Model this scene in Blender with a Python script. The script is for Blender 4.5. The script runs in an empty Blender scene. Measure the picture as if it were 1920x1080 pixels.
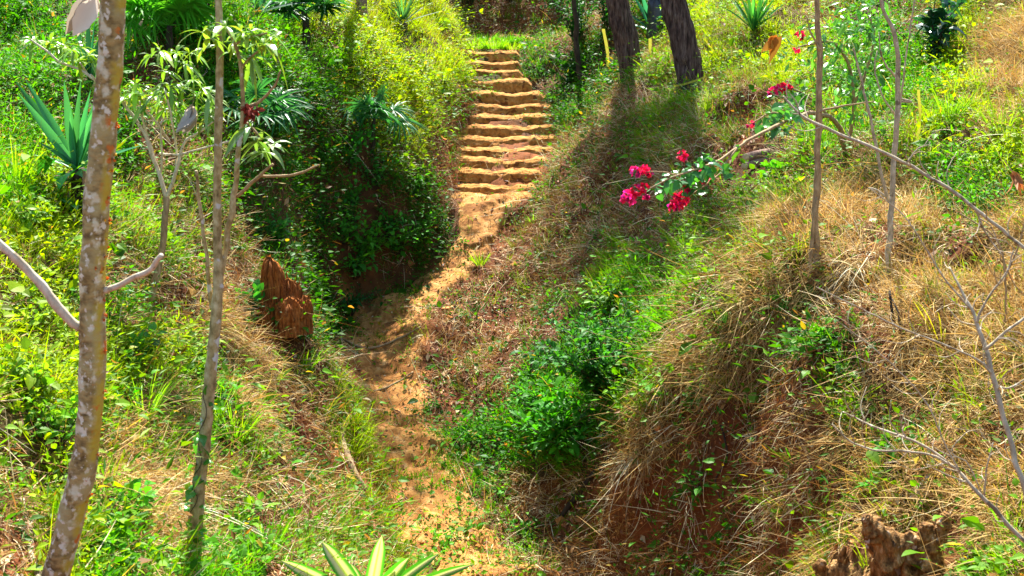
import bpy, math, random
import numpy as np
from mathutils import Vector

RS = np.random.RandomState(11)
random.seed(11)
sc = bpy.context.scene
COL = sc.collection
H = 6.0                       # eye height above the datum
PITCH = math.radians(13.1)
F = 2318.0
CT, ST = math.cos(PITCH), math.sin(PITCH)

# ------------------------------------------------------------------ camera
cam = bpy.data.cameras.new('camera')
cam.sensor_width = 36.0
cam.lens = 36.0 * F / 1920.0
cam.clip_start = 0.1
cam.clip_end = 3000
cam.dof.use_dof = True
cam.dof.focus_distance = 17.0
cam.dof.aperture_fstop = 7.1
cob = bpy.data.objects.new('camera', cam)
cob.location = (0, 0, H)
cob.rotation_euler = (math.pi / 2 - PITCH, 0, 0)
COL.objects.link(cob)
sc.camera = cob


def P(u, v, Y):
    """world point seen at picture position (u, v) at forward distance Y"""
    xc = (u - 960.0) / F
    yc = (540.0 - v) / F
    k = Y / (CT + yc * ST)
    return np.array((k * xc, Y, H + k * (-ST + yc * CT)))


def proj(x, y, z):
    zc = z - H
    fwd = y * CT - zc * ST
    up = y * ST + zc * CT
    return 960 + F * x / fwd, 540 - F * up / fwd


# ------------------------------------------------------------------ noise
def hash2(ix, iy, seed):
    n = (ix * 374761393 + iy * 668265263 + seed * 1442695041) & 0xFFFFFFFF
    n = ((n ^ (n >> 13)) * 1274126177) & 0xFFFFFFFF
    n = (n ^ (n >> 16)) & 0xFFFFFF
    return n / float(0xFFFFFF)


def vn(x, y, s, seed=0):
    """value noise in -1..1 with feature size s"""
    x = np.asarray(x, float) / s + 1000.0
    y = np.asarray(y, float) / s + 1000.0
    ix = np.floor(x).astype(np.int64)
    iy = np.floor(y).astype(np.int64)
    fx = x - ix
    fy = y - iy
    fx = fx * fx * (3 - 2 * fx)
    fy = fy * fy * (3 - 2 * fy)
    a = hash2(ix, iy, seed)
    b = hash2(ix + 1, iy, seed)
    c = hash2(ix, iy + 1, seed)
    d = hash2(ix + 1, iy + 1, seed)
    return ((a + (b - a) * fx) * (1 - fy) + (c + (d - c) * fx) * fy) * 2 - 1


def sstep(a, b, x):
    t = np.clip((x - a) / (b - a), 0, 1)
    return t * t * (3 - 2 * t)


# ------------------------------------------------------------------ terrain
CTRL = [  # u, v, forward distance
    # left slope
    (0, 1080, 5.5), (180, 1080, 6.0), (360, 1065, 6.7), (540, 1080, 8.0), (660, 1060, 9.6), (715, 1070, 10.6),
    (0, 900, 6.2), (200, 900, 7.2), (400, 900, 8.6), (560, 900, 10.2), (664, 905, 11.9),
    (0, 700, 7.6), (200, 720, 8.8), (420, 740, 10.4), (330, 690, 10.9), (540, 742, 11.8), (625, 748, 13.0), (598, 695, 13.6),
    (0, 500, 9.3), (160, 520, 10.0), (330, 560, 11.4), (460, 600, 12.5), (545, 622, 13.6), (572, 602, 14.7),
    (520, 570, 13.3), (420, 500, 13.2), (300, 470, 12.4), (540, 470, 14.8), (470, 420, 15.0),
    (0, 300, 12.0), (140, 410, 11.0), (300, 320, 13.6), (430, 330, 14.8), (520, 310, 15.8),
    (0, 150, 14.6), (150, 150, 15.2), (320, 110, 16.8), (450, 180, 16.6), (560, 220, 17.2), (0, 0, 17.6), (200, 0, 18.6), (400, 0, 20.0),
    (560, 90, 19.0), (600, 0, 22.0), (700, 0, 23.6), (820, 0, 26.4),
    # shaded face of the left bank
    (560, 330, 16.5), (640, 270, 18.1), (700, 285, 18.5), (640, 420, 17.5), (620, 560, 16.95), (700, 420, 18.0), (760, 330, 19.1), (780, 480, 18.7),
    (690, 540, 17.6), (600, 480, 16.9), (840, 420, 19.6), (830, 330, 20.2),
    # top of the left bank
    (640, 180, 19.0), (720, 180, 19.9), (790, 190, 21.0), (700, 90, 21.6), (800, 90, 23.4), (842, 180, 22.4), (852, 70, 25.6), (830, 250, 21.2), (850, 110, 24.6), (848, 290, 20.9), (850, 220, 21.8),
    # hollow at the top of the stairs
    (880, 79, 27.2), (980, 80, 27.2), (1040, 84, 26.8), (880, 70, 28.0), (960, 66, 28.0), (1050, 66, 27.8),
    (880, 30, 28.6), (960, 24, 28.7), (1050, 20, 28.6), (960, -40, 29.6), (1060, -40, 29.2), (870, -40, 29.4),
    # right bank beside the stairs
    (1010, 120, 25.4), (1060, 130, 25.0), (1010, 175, 24.0), (1075, 190, 23.2), (1050, 240, 22.0), (1060, 290, 20.6), (1110, 170, 22.6), (1120, 60, 25.0), (1160, 10, 26.0),
    (1190, 150, 21.4), (1300, 178, 19.4), (1270, 90, 22.2), (1350, 60, 21.6), (1280, 0, 25.0),
    # right slope
    (1030, 330, 20.0), (990, 420, 19.0), (950, 480, 18.4), (900, 560, 17.6), (850, 640, 16.6), (1000, 560, 17.2), (960, 680, 15.6), (900, 740, 15.3), (870, 800, 14.5),
    (1100, 260, 19.6), (1150, 360, 17.6), (1120, 460, 16.9), (1200, 430, 16.0), (1200, 250, 18.2), (1330, 270, 16.2), (1300, 360, 15.4), (1400, 330, 14.8),
    (1250, 500, 14.4), (1130, 560, 15.4), (1230, 570, 13.8), (1180, 660, 13.6), (1080, 640, 15.2), (1010, 740, 14.5), (1100, 760, 13.4), (1060, 860, 12.9), (980, 860, 13.3),
    (1170, 780, 12.4), (1130, 880, 12.2), (1070, 990, 11.9), (990, 960, 12.5),
    # right upper slope
    (1420, 180, 17.2), (1450, 60, 20.4), (1560, 0, 21.0), (1600, 180, 15.8), (1600, 300, 13.6), (1500, 280, 14.8), (1750, 120, 16.0), (1700, 0, 19.4),
    (1750, 280, 13.0), (1850, 150, 14.4), (1920, 40, 16.4), (1900, 300, 11.8), (1800, 400, 11.4), (1680, 380, 12.3), (1900, 430, 10.3), (1920, 180, 13.6), (1820, 0, 18.2),
    # the straw mound and its undercut
    (1440, 380, 13.4), (1360, 440, 12.9), (1300, 560, 12.3), (1280, 640, 12.0), (1420, 480, 11.6), (1530, 480, 10.7), (1600, 470, 10.9), (1490, 540, 10.7), (1420, 570, 10.9),
    (1350, 640, 11.2), (1520, 560, 10.35), (1500, 640, 10.2), (1460, 660, 10.3), (1250, 760, 11.6), (1200, 850, 11.5),
    (1700, 560, 9.9), (1650, 640, 9.4), (1560, 700, 9.5), (1450, 740, 9.9), (1330, 760, 10.8), (1300, 850, 10.9), (1420, 860, 10.1), (1240, 960, 11.1), (1400, 960, 10.0), (1130, 1050, 11.2),
    (1280, 1050, 10.2), (1430, 1060, 9.2), (1540, 850, 9.1), (1600, 950, 8.1), (1690, 1050, 7.4), (1560, 1060, 8.1), (1700, 850, 8.3), (1800, 700, 8.8), (1900, 600, 8.9), (1900, 800, 7.6), (1800, 900, 7.6), (1920, 1050, 6.5), (1800, 1060, 6.9),
]
PATHPTS = [  # u, v, forward distance, half width (m), left bank width, right bank width
    (1150, 1240, 9.6, .75, .8, .9),
    (960, 1130, 11.0, .75, .5, .8),
    (870, 1060, 11.8, .62, .35, .9),
    (822, 960, 12.9, .56, .35, .9),
    (800, 870, 13.95, .54, .35, .9),
    (742, 780, 15.0, .64, .4, 1.0),
    (704, 690, 16.0, .68, .4, 1.2),
    (700, 632, 16.8, .82, .35, 1.0),
    (768, 572, 17.7, .66, .5, .9),
    (846, 520, 18.4, .44, .35, .5),
    (893, 450, 19.1, .42, .30, .45),
    (908, 405, 19.6, .50, .25, .45),
    (922, 382, 19.92, .68, .25, .45),
]
STEPS = [  # lip row, left and right ends (picture), forward distance is spread evenly
    (370, 856, 992), (351, 856, 1000), (322, 858, 1012), (300, 860, 1022), (280, 860, 1036), (258, 866, 1042), (237, 878, 1046),
    (217, 884, 1042), (197, 886, 1032), (174, 884, 1012), (150, 876, 988), (132, 870, 972), (116, 866, 970), (97, 865, 968)]
NST = len(STEPS)
STEPW = []
for i, (v, ul, ur) in enumerate(STEPS):
    Y = 20.0 + 5.6 * i / (NST - 1)
    a = P(ul, v, Y)
    b = P(ur, v, Y)
    STEPW.append((a[0], b[0], Y, a[2]))
pp = []
for u, v, Y, w, bl, br in PATHPTS:
    q = P(u, v, Y)
    pp.append((q[0], q[1], q[2], w, bl, br))
for i, (xl, xr, Y, z) in enumerate(STEPW):
    pp.append(((xl + xr) / 2, Y + .1, z - .22, (xr - xl) / 2 + .02, .22, .40))
t = P(922, 79, 27.4)
pp.append((t[0], 26.3, STEPW[-1][3] - .03, .62, .3, .6))
pp.append((t[0] + .1, 27.3, t[2], .9, .5, .9))
PP = np.array(pp)

cx = np.array([P(*c) for c in CTRL])
extra = np.array([  # ground outside the picture
    (-1.2, 0, H - 1.7), (1.2, 0, H - 1.7), (-2.2, 2.5, H - 1.9), (2.2, 2.5, H - 2.1), (-3.5, 4, H - 2.3), (0, 3, H - 2.2), (0, 6, H - 3.7), (1.0, 8, H - 5.2), (3.0, 5, H - 3.1),
    (2.0, 9.0, H - 5.4), (-.6, 8.5, H - 4.7), (5, 4, H - 2.4), (-5, 6, H - 2.2), (-8, 8, H - 1.4), (-10, 14, H + .3), (-12, 22, H + 2.0), (8, 6, H - 1.8), (9, 12, H - .6),
    (11, 18, H + 1.0), (13, 24, H + 2.2), (-8, 2, H - 1.2), (8, 1, H - 1.4), (-4, -4, H - 1.2), (4, -4, H - 1.2), (-6, 27, H + 2.0), (-10, 30, H + 3.5), (0, 32, H + 2.6), (4, 30, H + 2.2), (8, 30, H + 2.8),
    (0, 36, H + 5), (-8, 36, H + 5.5), (8, 36, H + 5.5), (13, 33, H + 4.5), (-13, 33, H + 4.5)])
cx = np.vstack([cx, extra])


def tps_fit(p, lam):
    n = len(p)
    d2 = ((p[:, None, :2] - p[None, :, :2]) ** 2).sum(-1)
    K = np.where(d2 > 0, .5 * d2 * np.log(np.maximum(d2, 1e-12)), 0)
    A = np.zeros((n + 3, n + 3))
    A[:n, :n] = K + lam * np.eye(n)
    A[:n, n] = 1
    A[:n, n + 1:] = p[:, :2]
    A[n:, :n] = A[:n, n:].T
    return np.linalg.solve(A, np.concatenate([p[:, 2], np.zeros(3)]))


TW = tps_fit(cx, .02)


def tps(x, y):
    out = np.empty(len(x))
    n = len(cx)
    for i in range(0, len(x), 20000):
        a = x[i:i + 20000]
        b = y[i:i + 20000]
        d2 = (a[:, None] - cx[None, :, 0]) ** 2 + (b[:, None] - cx[None, :, 1]) ** 2
        out[i:i + 20000] = (.5 * d2 * np.log(np.maximum(d2, 1e-12))) @ TW[:n] + TW[n] + TW[n + 1] * a + TW[n + 2] * b
    return out


def path_near(x, y):
    """signed side distance to the path's centre line, then its height, half width and bank widths there, and how far along"""
    best = np.full(len(x), 1e9)
    R = np.zeros((6, len(x)))
    for i in range(len(PP) - 1):
        a = PP[i]
        b = PP[i + 1]
        dx, dy = b[0] - a[0], b[1] - a[1]
        L2 = dx * dx + dy * dy
        s = np.clip(((x - a[0]) * dx + (y - a[1]) * dy) / L2, 0, 1)
        ex = x - (a[0] + s * dx)
        ey = y - (a[1] + s * dy)
        d = np.hypot(ex, ey)
        m = d < best
        best[m] = d[m]
        sg = np.sign(dy * ex - dx * ey)
        R[0, m] = (d * sg)[m]
        for j in range(4):
            R[1 + j, m] = (a[2 + j] + s * (b[2 + j] - a[2 + j]))[m]
        R[5, m] = (i + s)[m]
    return R


PITS = []      # hollows washed out of the banks: x, y, radius, depth


def height(x, y, detail=True):
    x = np.asarray(x, float).ravel()
    y = np.asarray(y, float).ravel()
    h = tps(x, y)
    t, zc, w, bl, br, s = path_near(x, y)
    off = np.abs(t) + (.10 * vn(x, y, .5, 5) + .05 * vn(x, y, .18, 6))
    bw = np.where(t < 0, bl, br)
    k = sstep(0, 1, (off - w) / bw)
    if detail:
        far = sstep(0, 1, (np.abs(t) - w) / .8)
        amp = (.35 + .65 * far) * sstep(0, .3, k)
        h = h + amp * (.18 * vn(x, y, 1.1, 1) + .11 * vn(x, y, .5, 2) + .055 * vn(x, y, .22, 3))
    for (px_, py_, pr_, pd_) in PITS:
        q2 = ((x - px_) ** 2 + (y - py_) ** 2) / (pr_ * pr_)
        q2 = q2 * (1 + .5 * vn(x, y, .25, 15))
        h = h - pd_ * np.exp(-q2 * q2)
    path_z = zc + .05 * vn(x, y, .7, 8) + .02 * vn(x, y, .2, 9) + .09 * sstep(-.04, .10, vn(x, y, .55, 14)) + .04 * sstep(.0, .12, vn(x, y, .3, 16))
    k2 = k ** 0.8
    return path_z * (1 - k2) + h * k2


def height1(x, y):
    return float(height([x], [y])[0])


def hit(u, v, y0=3.0, y1=34.0):
    """where the ray through (u, v) first meets the ground"""
    ys = np.arange(y0, y1, .05)
    a = P(u, v, 1.0)
    pts = np.array((0, 0, H)) + (a - np.array((0, 0, H)))[None] * ys[:, None]
    hh = height(pts[:, 0], pts[:, 1])
    w = np.nonzero(pts[:, 2] <= hh)[0]
    i = w[0] if len(w) else len(ys) - 1
    q = pts[i].copy()
    q[2] = hh[i]
    return q


_p = []
for (u, v, r, d) in [(505, 790, .32, .55), (330, 700, .3, .25), (1505, 600, .34, .70), (1430, 690, .24, .35), (1640, 935, .2, .35), (30, 880, .3, .35), (1360, 880, .34, .34), (1250, 950, .3, .2), (1720, 475, .3, .25),
                     (1880, 480, .35, .4), (1560, 800, .25, .2), (420, 330, .5, .4), (250, 190, .5, .4), (1390, 215, .5, .4), (1150, 330, .35, .25), (620, 900, .25, .2), (1700, 740, .25, .2), (1620, 560, .25, .2)]:
    q = hit(u, v)
    _p.append((q[0], q[1] + .12, r, d))
PITS.extend(_p)


# ------------------------------------------------------------------ mesh collecting
class MB:
    def __init__(self):
        self.v, self.q, self.t, self.c, self.n = [], [], [], [], 0

    def add(self, v, q=None, t=None, c=(1, 1, 1)):
        v = np.asarray(v, float).reshape(-1, 3)
        c = np.asarray(c, float)
        if c.ndim == 1:
            c = np.tile(c[:3], (len(v), 1))
        self.v.append(v)
        self.c.append(c)
        if q is not None and len(q):
            self.q.append(np.asarray(q, np.int64).reshape(-1, 4) + self.n)
        if t is not None and len(t):
            self.t.append(np.asarray(t, np.int64).reshape(-1, 3) + self.n)
        self.n += len(v)
        return self

    def build(self, name, mat, parent=None, smooth=True, origin=None):
        v = np.vstack(self.v)
        c = np.vstack(self.c)
        o0 = np.zeros(3)
        if parent is not None:
            o0 = np.array(WORLD[parent.name])
        elif origin is not None:
            o0 = np.array(origin, float)
        v = v - o0
        q = np.vstack(self.q) if self.q else np.zeros((0, 4), np.int64)
        t = np.vstack(self.t) if self.t else np.zeros((0, 3), np.int64)
        me = bpy.data.meshes.new(name)
        me.vertices.add(len(v))
        me.vertices.foreach_set('co', v.astype(np.float32).ravel())
        nl = len(q) * 4 + len(t) * 3
        me.loops.add(nl)
        me.loops.foreach_set('vertex_index', np.concatenate([q.ravel(), t.ravel()]).astype(np.int32))
        me.polygons.add(len(q) + len(t))
        st = np.concatenate([np.arange(len(q)) * 4, len(q) * 4 + np.arange(len(t)) * 3]).astype(np.int32)
        me.polygons.foreach_set('loop_start', st)
        me.update(calc_edges=True)
        me.polygons.foreach_set('use_smooth', np.full(len(q) + len(t), smooth))
        at = me.color_attributes.new('Col', 'FLOAT_COLOR', 'POINT')
        at.data.foreach_set('color', np.hstack([c, np.ones((len(c), 1))]).astype(np.float32).ravel())
        me.materials.append(mat)
        me.update()
        o = bpy.data.objects.new(name, me)
        COL.objects.link(o)
        if parent is not None:
            o.parent = parent
            WORLD[o.name] = tuple(o0)
        else:
            o.location = o0
            WORLD[o.name] = tuple(o0)
        return o


WORLD = {}


def thing(name, label, cat, loc, group=None):
    o = bpy.data.objects.new(name, None)
    o.empty_display_size = .1
    COL.objects.link(o)
    o.location = tuple(loc)
    o['label'] = label
    o['category'] = cat
    if group:
        o['group'] = group
    WORLD[o.name] = tuple(loc)
    return o


def tag(o, label, cat, group=None, kind=None):
    if label:
        o['label'] = label
    if cat:
        o['category'] = cat
    if group:
        o['group'] = group
    if kind:
        o['kind'] = kind
    return o


def nrm(a):
    a = np.asarray(a, float)
    return a / np.maximum(np.linalg.norm(a, axis=-1, keepdims=True), 1e-9)


def smooth_line(pts, n=6):
    pts = np.asarray(pts, float)
    if len(pts) < 3:
        s = np.linspace(0, 1, n + 1)[:, None]
        return pts[0] * (1 - s) + pts[-1] * s
    out = []
    e = np.vstack([2 * pts[0] - pts[1], pts, 2 * pts[-1] - pts[-2]])
    for i in range(1, len(e) - 2):
        p0, p1, p2, p3 = e[i - 1:i + 3]
        for k in range(n):
            s = k / n
            out.append(.5 * (2 * p1 + (p2 - p0) * s + (2 * p0 - 5 * p1 + 4 * p2 - p3) * s * s + (3 * p1 - p0 - 3 * p2 + p3) * s ** 3))
    out.append(e[-2])
    return np.array(out)


def tube(mb, pts, rad, ns=10, c=(1, 1, 1), sm=6, bump=0., cap=True, seed=0, furrow=0., fk=10):
    """a limb: pts are centre points, rad the radius at each"""
    pts = np.asarray(pts, float)
    rad = np.asarray(rad, float)
    if rad.ndim == 0:
        rad = np.full(len(pts), float(rad))
    q = np.hstack([pts, rad[:, None]])
    L = []
    if len(pts) >= 2:
        e = np.vstack([2 * q[0] - q[1], q, 2 * q[-1] - q[-2]])
        for i in range(1, len(e) - 2):
            p0, p1, p2, p3 = e[i - 1:i + 3]
            for k in range(sm):
                s = k / sm
                L.append(.5 * (2 * p1 + (p2 - p0) * s + (2 * p0 - 5 * p1 + 4 * p2 - p3) * s * s + (3 * p1 - p0 - 3 * p2 + p3) * s ** 3))
        L.append(e[-2])
    L = np.array(L)
    ctr, r = L[:, :3].copy(), np.maximum(L[:, 3], .0006)
    n = len(ctr)
    if ns <= 12 and n > 4:                 # slight kinks and swollen nodes
        ln = np.concatenate([[0], np.cumsum(np.linalg.norm(np.diff(ctr, axis=0), axis=1))])
        w0 = np.minimum(1, np.minimum(np.arange(n), np.arange(n)[::-1]) / 2.)
        for j in range(3):
            ctr[:, j] += w0 * r * .6 * vn(ln, np.full(n, seed * 1.7 + j * 9.3 + pts[0][0] * 31), max(.02, float(r.mean()) * 7), j)
        r = r * (1 + .16 * np.maximum(0, vn(ln, np.full(n, seed * 2.3 + pts[0][0] * 17), max(.012, float(r.mean()) * 3), 5)))
    tg = nrm(np.gradient(ctr, axis=0))
    ref = np.array((.31, .95, .05)) if abs(tg[0][2]) > .7 else np.array((.05, .1, 1.))
    V = []
    a = np.arange(ns) * 2 * math.pi / ns
    rr = np.random.RandomState(seed + 7)
    cum = np.concatenate([[0], np.cumsum(np.linalg.norm(np.diff(ctr, axis=0), axis=1))])
    for i in range(n):
        s1 = nrm(np.cross(tg[i], ref))
        s2 = np.cross(tg[i], s1)
        ra = r[i] * np.ones(ns)
        if bump:
            ra = ra * (1 + bump * (vn(a / (2 * math.pi) * 6 + seed * 3.1, np.full(ns, cum[i] / r[i] * .6), 1.0, seed) + .6 * vn(np.cos(a) * 2 + seed, np.full(ns, cum[i] / r[i] * 1.7) + np.sin(a) * 2, 1., seed + 1)))
        if furrow:
            fa = a / (2 * math.pi) * fk
            w1 = vn(np.minimum(fa, fk - fa) * 1.0 + np.where(fa > fk / 2, 50, 0), np.full(ns, cum[i] / r[0] * .45), 1., seed + 4)
            w2 = vn(np.minimum(fa, fk - fa) * 2.3 + np.where(fa > fk / 2, 50, 0), np.full(ns, cum[i] / r[0] * 1.6), 1., seed + 5)
            ra = ra * (1 + furrow * (np.minimum(1.2 * np.abs(w1), .5) * 2 - .7 + .5 * w2))
        V.append(ctr[i] + (np.cos(a)[:, None] * s1 + np.sin(a)[:, None] * s2) * ra[:, None])
    V = np.vstack(V)
    i, j = np.meshgrid(np.arange(n - 1), np.arange(ns), indexing='ij')
    j2 = (j + 1) % ns
    Q = np.stack([i * ns + j, (i + 1) * ns + j, (i + 1) * ns + j2, i * ns + j2], -1).reshape(-1, 4)
    T = None
    if cap:
        V = np.vstack([V, ctr[0], ctr[-1]])
        k = np.arange(ns)
        T = np.vstack([np.stack([np.full(ns, n * ns), k, (k + 1) % ns], -1), np.stack([np.full(ns, n * ns + 1), (n - 1) * ns + (k + 1) % ns, (n - 1) * ns + k], -1)])
    mb.add(V, Q, T, c)
    return ctr


LEAF = (.05, .62, 1., .78, .06)
LEAF4 = (.06, 1., .8, .05)
BLADE = (1., .85, .05)
STRAP = (.55, .95, 1., .85, .55, .04)
HEART = (.25, 1., .95, .55, .04)


def ribbons(mb, p, d, n, L, W, prof, droop=.2, col=(1, 1, 1), fold=.0, mid=True, curl=None):
    """a batch of leaves: base points p, axes d, upper sides n, lengths L, widths W; prof is the width along the leaf"""
    p = np.asarray(p, float).reshape(-1, 3)
    N = len(p)
    if N == 0:
        return
    d = nrm(np.broadcast_to(d, (N, 3)))
    n = np.broadcast_to(n, (N, 3))
    n = nrm(n - (n * d).sum(-1, keepdims=True) * d + 1e-6)
    L = np.broadcast_to(np.asarray(L, float), (N,))
    W = np.broadcast_to(np.asarray(W, float), (N,))
    droop = np.broadcast_to(np.asarray(droop, float), (N,))
    col = np.asarray(col, float)
    if col.ndim == 1:
        col = np.tile(col, (N, 1))
    K = len(prof)
    ts = np.linspace(0, 1, K)
    M = 3 if mid else 2
    V = np.empty((N, K, M, 3))
    side = np.cross(d, n)
    for k, s in enumerate(ts):
        c = p + d * (L * s)[:, None] + np.array((0, 0, -1.)) * (droop * L * s * s)[:, None]
        if curl is not None:
            c = c + curl * (L * s * s)[:, None]
        hw = (W * .5 * prof[k])[:, None]
        if mid:
            V[:, k, 0] = c - side * hw + n * hw * fold
            V[:, k, 1] = c
            V[:, k, 2] = c + side * hw + n * hw * fold
        else:
            V[:, k, 0] = c - side * hw
            V[:, k, 1] = c + side * hw
    base = (np.arange(N) * K * M)[:, None, None]
    kk, mm = np.meshgrid(np.arange(K - 1), np.arange(M - 1), indexing='ij')
    q0 = kk * M + mm
    Q = np.stack([q0, q0 + 1, q0 + M + 1, q0 + M], -1).reshape(1, -1, 4)
    mb.add(V.reshape(-1, 3), (base + Q).reshape(-1, 4), None, np.repeat(col, K * M, axis=0))


def kites(mb, p, d, n, L, W, col, fold=.35):
    """small four-cornered folded leaves"""
    N = len(p)
    d = nrm(d)
    n = nrm(n - (n * d).sum(-1, keepdims=True) * d + 1e-6)
    s = np.cross(d, n)
    V = np.empty((N, 4, 3))
    V[:, 0] = p
    m = p + d * (L * .45)[:, None] + n * (W * .5 * fold)[:, None]
    V[:, 1] = m - s * (W * .5)[:, None]
    V[:, 2] = p + d * L[:, None]
    V[:, 3] = m + s * (W * .5)[:, None]
    b = (np.arange(N) * 4)[:, None, None]
    T = np.array([[0, 1, 2], [0, 2, 3]])[None]
    mb.add(V.reshape(-1, 3), None, (b + T).reshape(-1, 3), np.repeat(col, 4, axis=0))


def jitter(c, n, a=.25, hue=.12, rs=None):
    """n variations of a leaf colour"""
    rs = rs or RS
    c = np.asarray(c, float)
    k = np.exp(rs.normal(0, a, (n, 1)))
    h = rs.normal(0, hue, (n, 1))
    return np.clip(c[None] * k * np.hstack([1 + h, np.ones((n, 1)), 1 - .5 * h]), .002, .9)


def rdir(n, rs=None):
    rs = rs or RS
    return nrm(rs.normal(0, 1, (n, 3)))

# ------------------------------------------------------------------ materials
def newmat(name):
    m = bpy.data.materials.new(name)
    m.use_nodes = True
    nt = m.node_tree
    nt.nodes.clear()
    return m, nt, nt.nodes, nt.links


def leaf_mat(name, rough=.45, trans=.45, spec=.4, tint=(1.25, 1.2, .5), var=.0):
    m, nt, N, L = newmat(name)
    out = N.new('ShaderNodeOutputMaterial')
    at = N.new('ShaderNodeVertexColor')
    at.layer_name = 'Col'
    pr = N.new('ShaderNodeBsdfPrincipled')
    pr.inputs['Roughness'].default_value = rough
    pr.inputs['Specular IOR Level'].default_value = spec
    L.new(at.outputs[0], pr.inputs['Base Color'])
    if trans > 0:
        mul = N.new('ShaderNodeMix')
        mul.data_type = 'RGBA'
        mul.blend_type = 'MULTIPLY'
        mul.inputs[0].default_value = 1
        mul.inputs[7].default_value = (*tint, 1)
        L.new(at.outputs[0], mul.inputs[6])
        tr = N.new('ShaderNodeBsdfTranslucent')
        L.new(mul.outputs[2], tr.inputs[0])
        mx = N.new('ShaderNodeMixShader')
        mx.inputs[0].default_value = trans
        L.new(pr.outputs[0], mx.inputs[1])
        L.new(tr.outputs[0], mx.inputs[2])
        L.new(mx.outputs[0], out.inputs[0])
    else:
        L.new(pr.outputs[0], out.inputs[0])
    return m


def tex_mat(name, stops, scale=6., rough=.9, bump=.4, stretch=(1, 1, 1), detail=8., use_col=False, spots=None, dist=.02, spec=.2):
    """bark, earth, wood: noise through a ramp of the thing's own colours, with relief; spots = list of (colour, scale, threshold)"""
    m, nt, N, L = newmat(name)
    out = N.new('ShaderNodeOutputMaterial')
    pr = N.new('ShaderNodeBsdfPrincipled')
    pr.inputs['Roughness'].default_value = rough
    pr.inputs['Specular IOR Level'].default_value = spec
    tc = N.new('ShaderNodeTexCoord')
    mp = N.new('ShaderNodeMapping')
    mp.inputs['Scale'].default_value = stretch
    L.new(tc.outputs['Object'], mp.inputs[0])
    no = N.new('ShaderNodeTexNoise')
    no.inputs['Scale'].default_value = scale
    no.inputs['Detail'].default_value = detail
    no.inputs['Roughness'].default_value = .65
    L.new(mp.outputs[0], no.inputs[0])
    rp = N.new('ShaderNodeValToRGB')
    el = rp.color_ramp.elements
    while len(el) > 1:
        el.remove(el[-1])
    el[0].position = stops[0][0]
    el[0].color = (*stops[0][1], 1)
    for pos, c in stops[1:]:
        e = el.new(pos)
        e.color = (*c, 1)
    L.new(no.outputs[0], rp.inputs[0])
    col = rp.outputs[0]
    if use_col:
        at = N.new('ShaderNodeVertexColor')
        at.layer_name = 'Col'
        mul = N.new('ShaderNodeMix')
        mul.data_type = 'RGBA'
        mul.blend_type = 'MULTIPLY'
        mul.inputs[0].default_value = 1
        L.new(at.outputs[0], mul.inputs[6])
        L.new(col, mul.inputs[7])
        col = mul.outputs[2]
    for k, (c, s, th) in enumerate(spots or []):
        n2 = N.new('ShaderNodeTexNoise')
        n2.inputs['Scale'].default_value = s
        n2.inputs['Detail'].default_value = 4
        m2 = N.new('ShaderNodeMapping')
        m2.inputs['Location'].default_value = (k * 7.3, k * 3.1, k * 5.7)
        L.new(tc.outputs['Object'], m2.inputs[0])
        L.new(m2.outputs[0], n2.inputs[0])
        r2 = N.new('ShaderNodeMapRange')
        r2.inputs[1].default_value = th
        r2.inputs[2].default_value = th + .05
        L.new(n2.outputs[0], r2.inputs[0])
        mx = N.new('ShaderNodeMix')
        mx.data_type = 'RGBA'
        L.new(r2.outputs[0], mx.inputs[0])
        L.new(col, mx.inputs[6])
        mx.inputs[7].default_value = (*c, 1)
        col = mx.outputs[2]
    L.new(col, pr.inputs['Base Color'])
    bp = N.new('ShaderNodeBump')
    bp.inputs['Strength'].default_value = bump
    bp.inputs['Distance'].default_value = dist
    L.new(no.outputs[0], bp.inputs['Height'])
    L.new(bp.outputs[0], pr.inputs['Normal'])
    L.new(pr.outputs[0], out.inputs[0])
    return m


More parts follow.
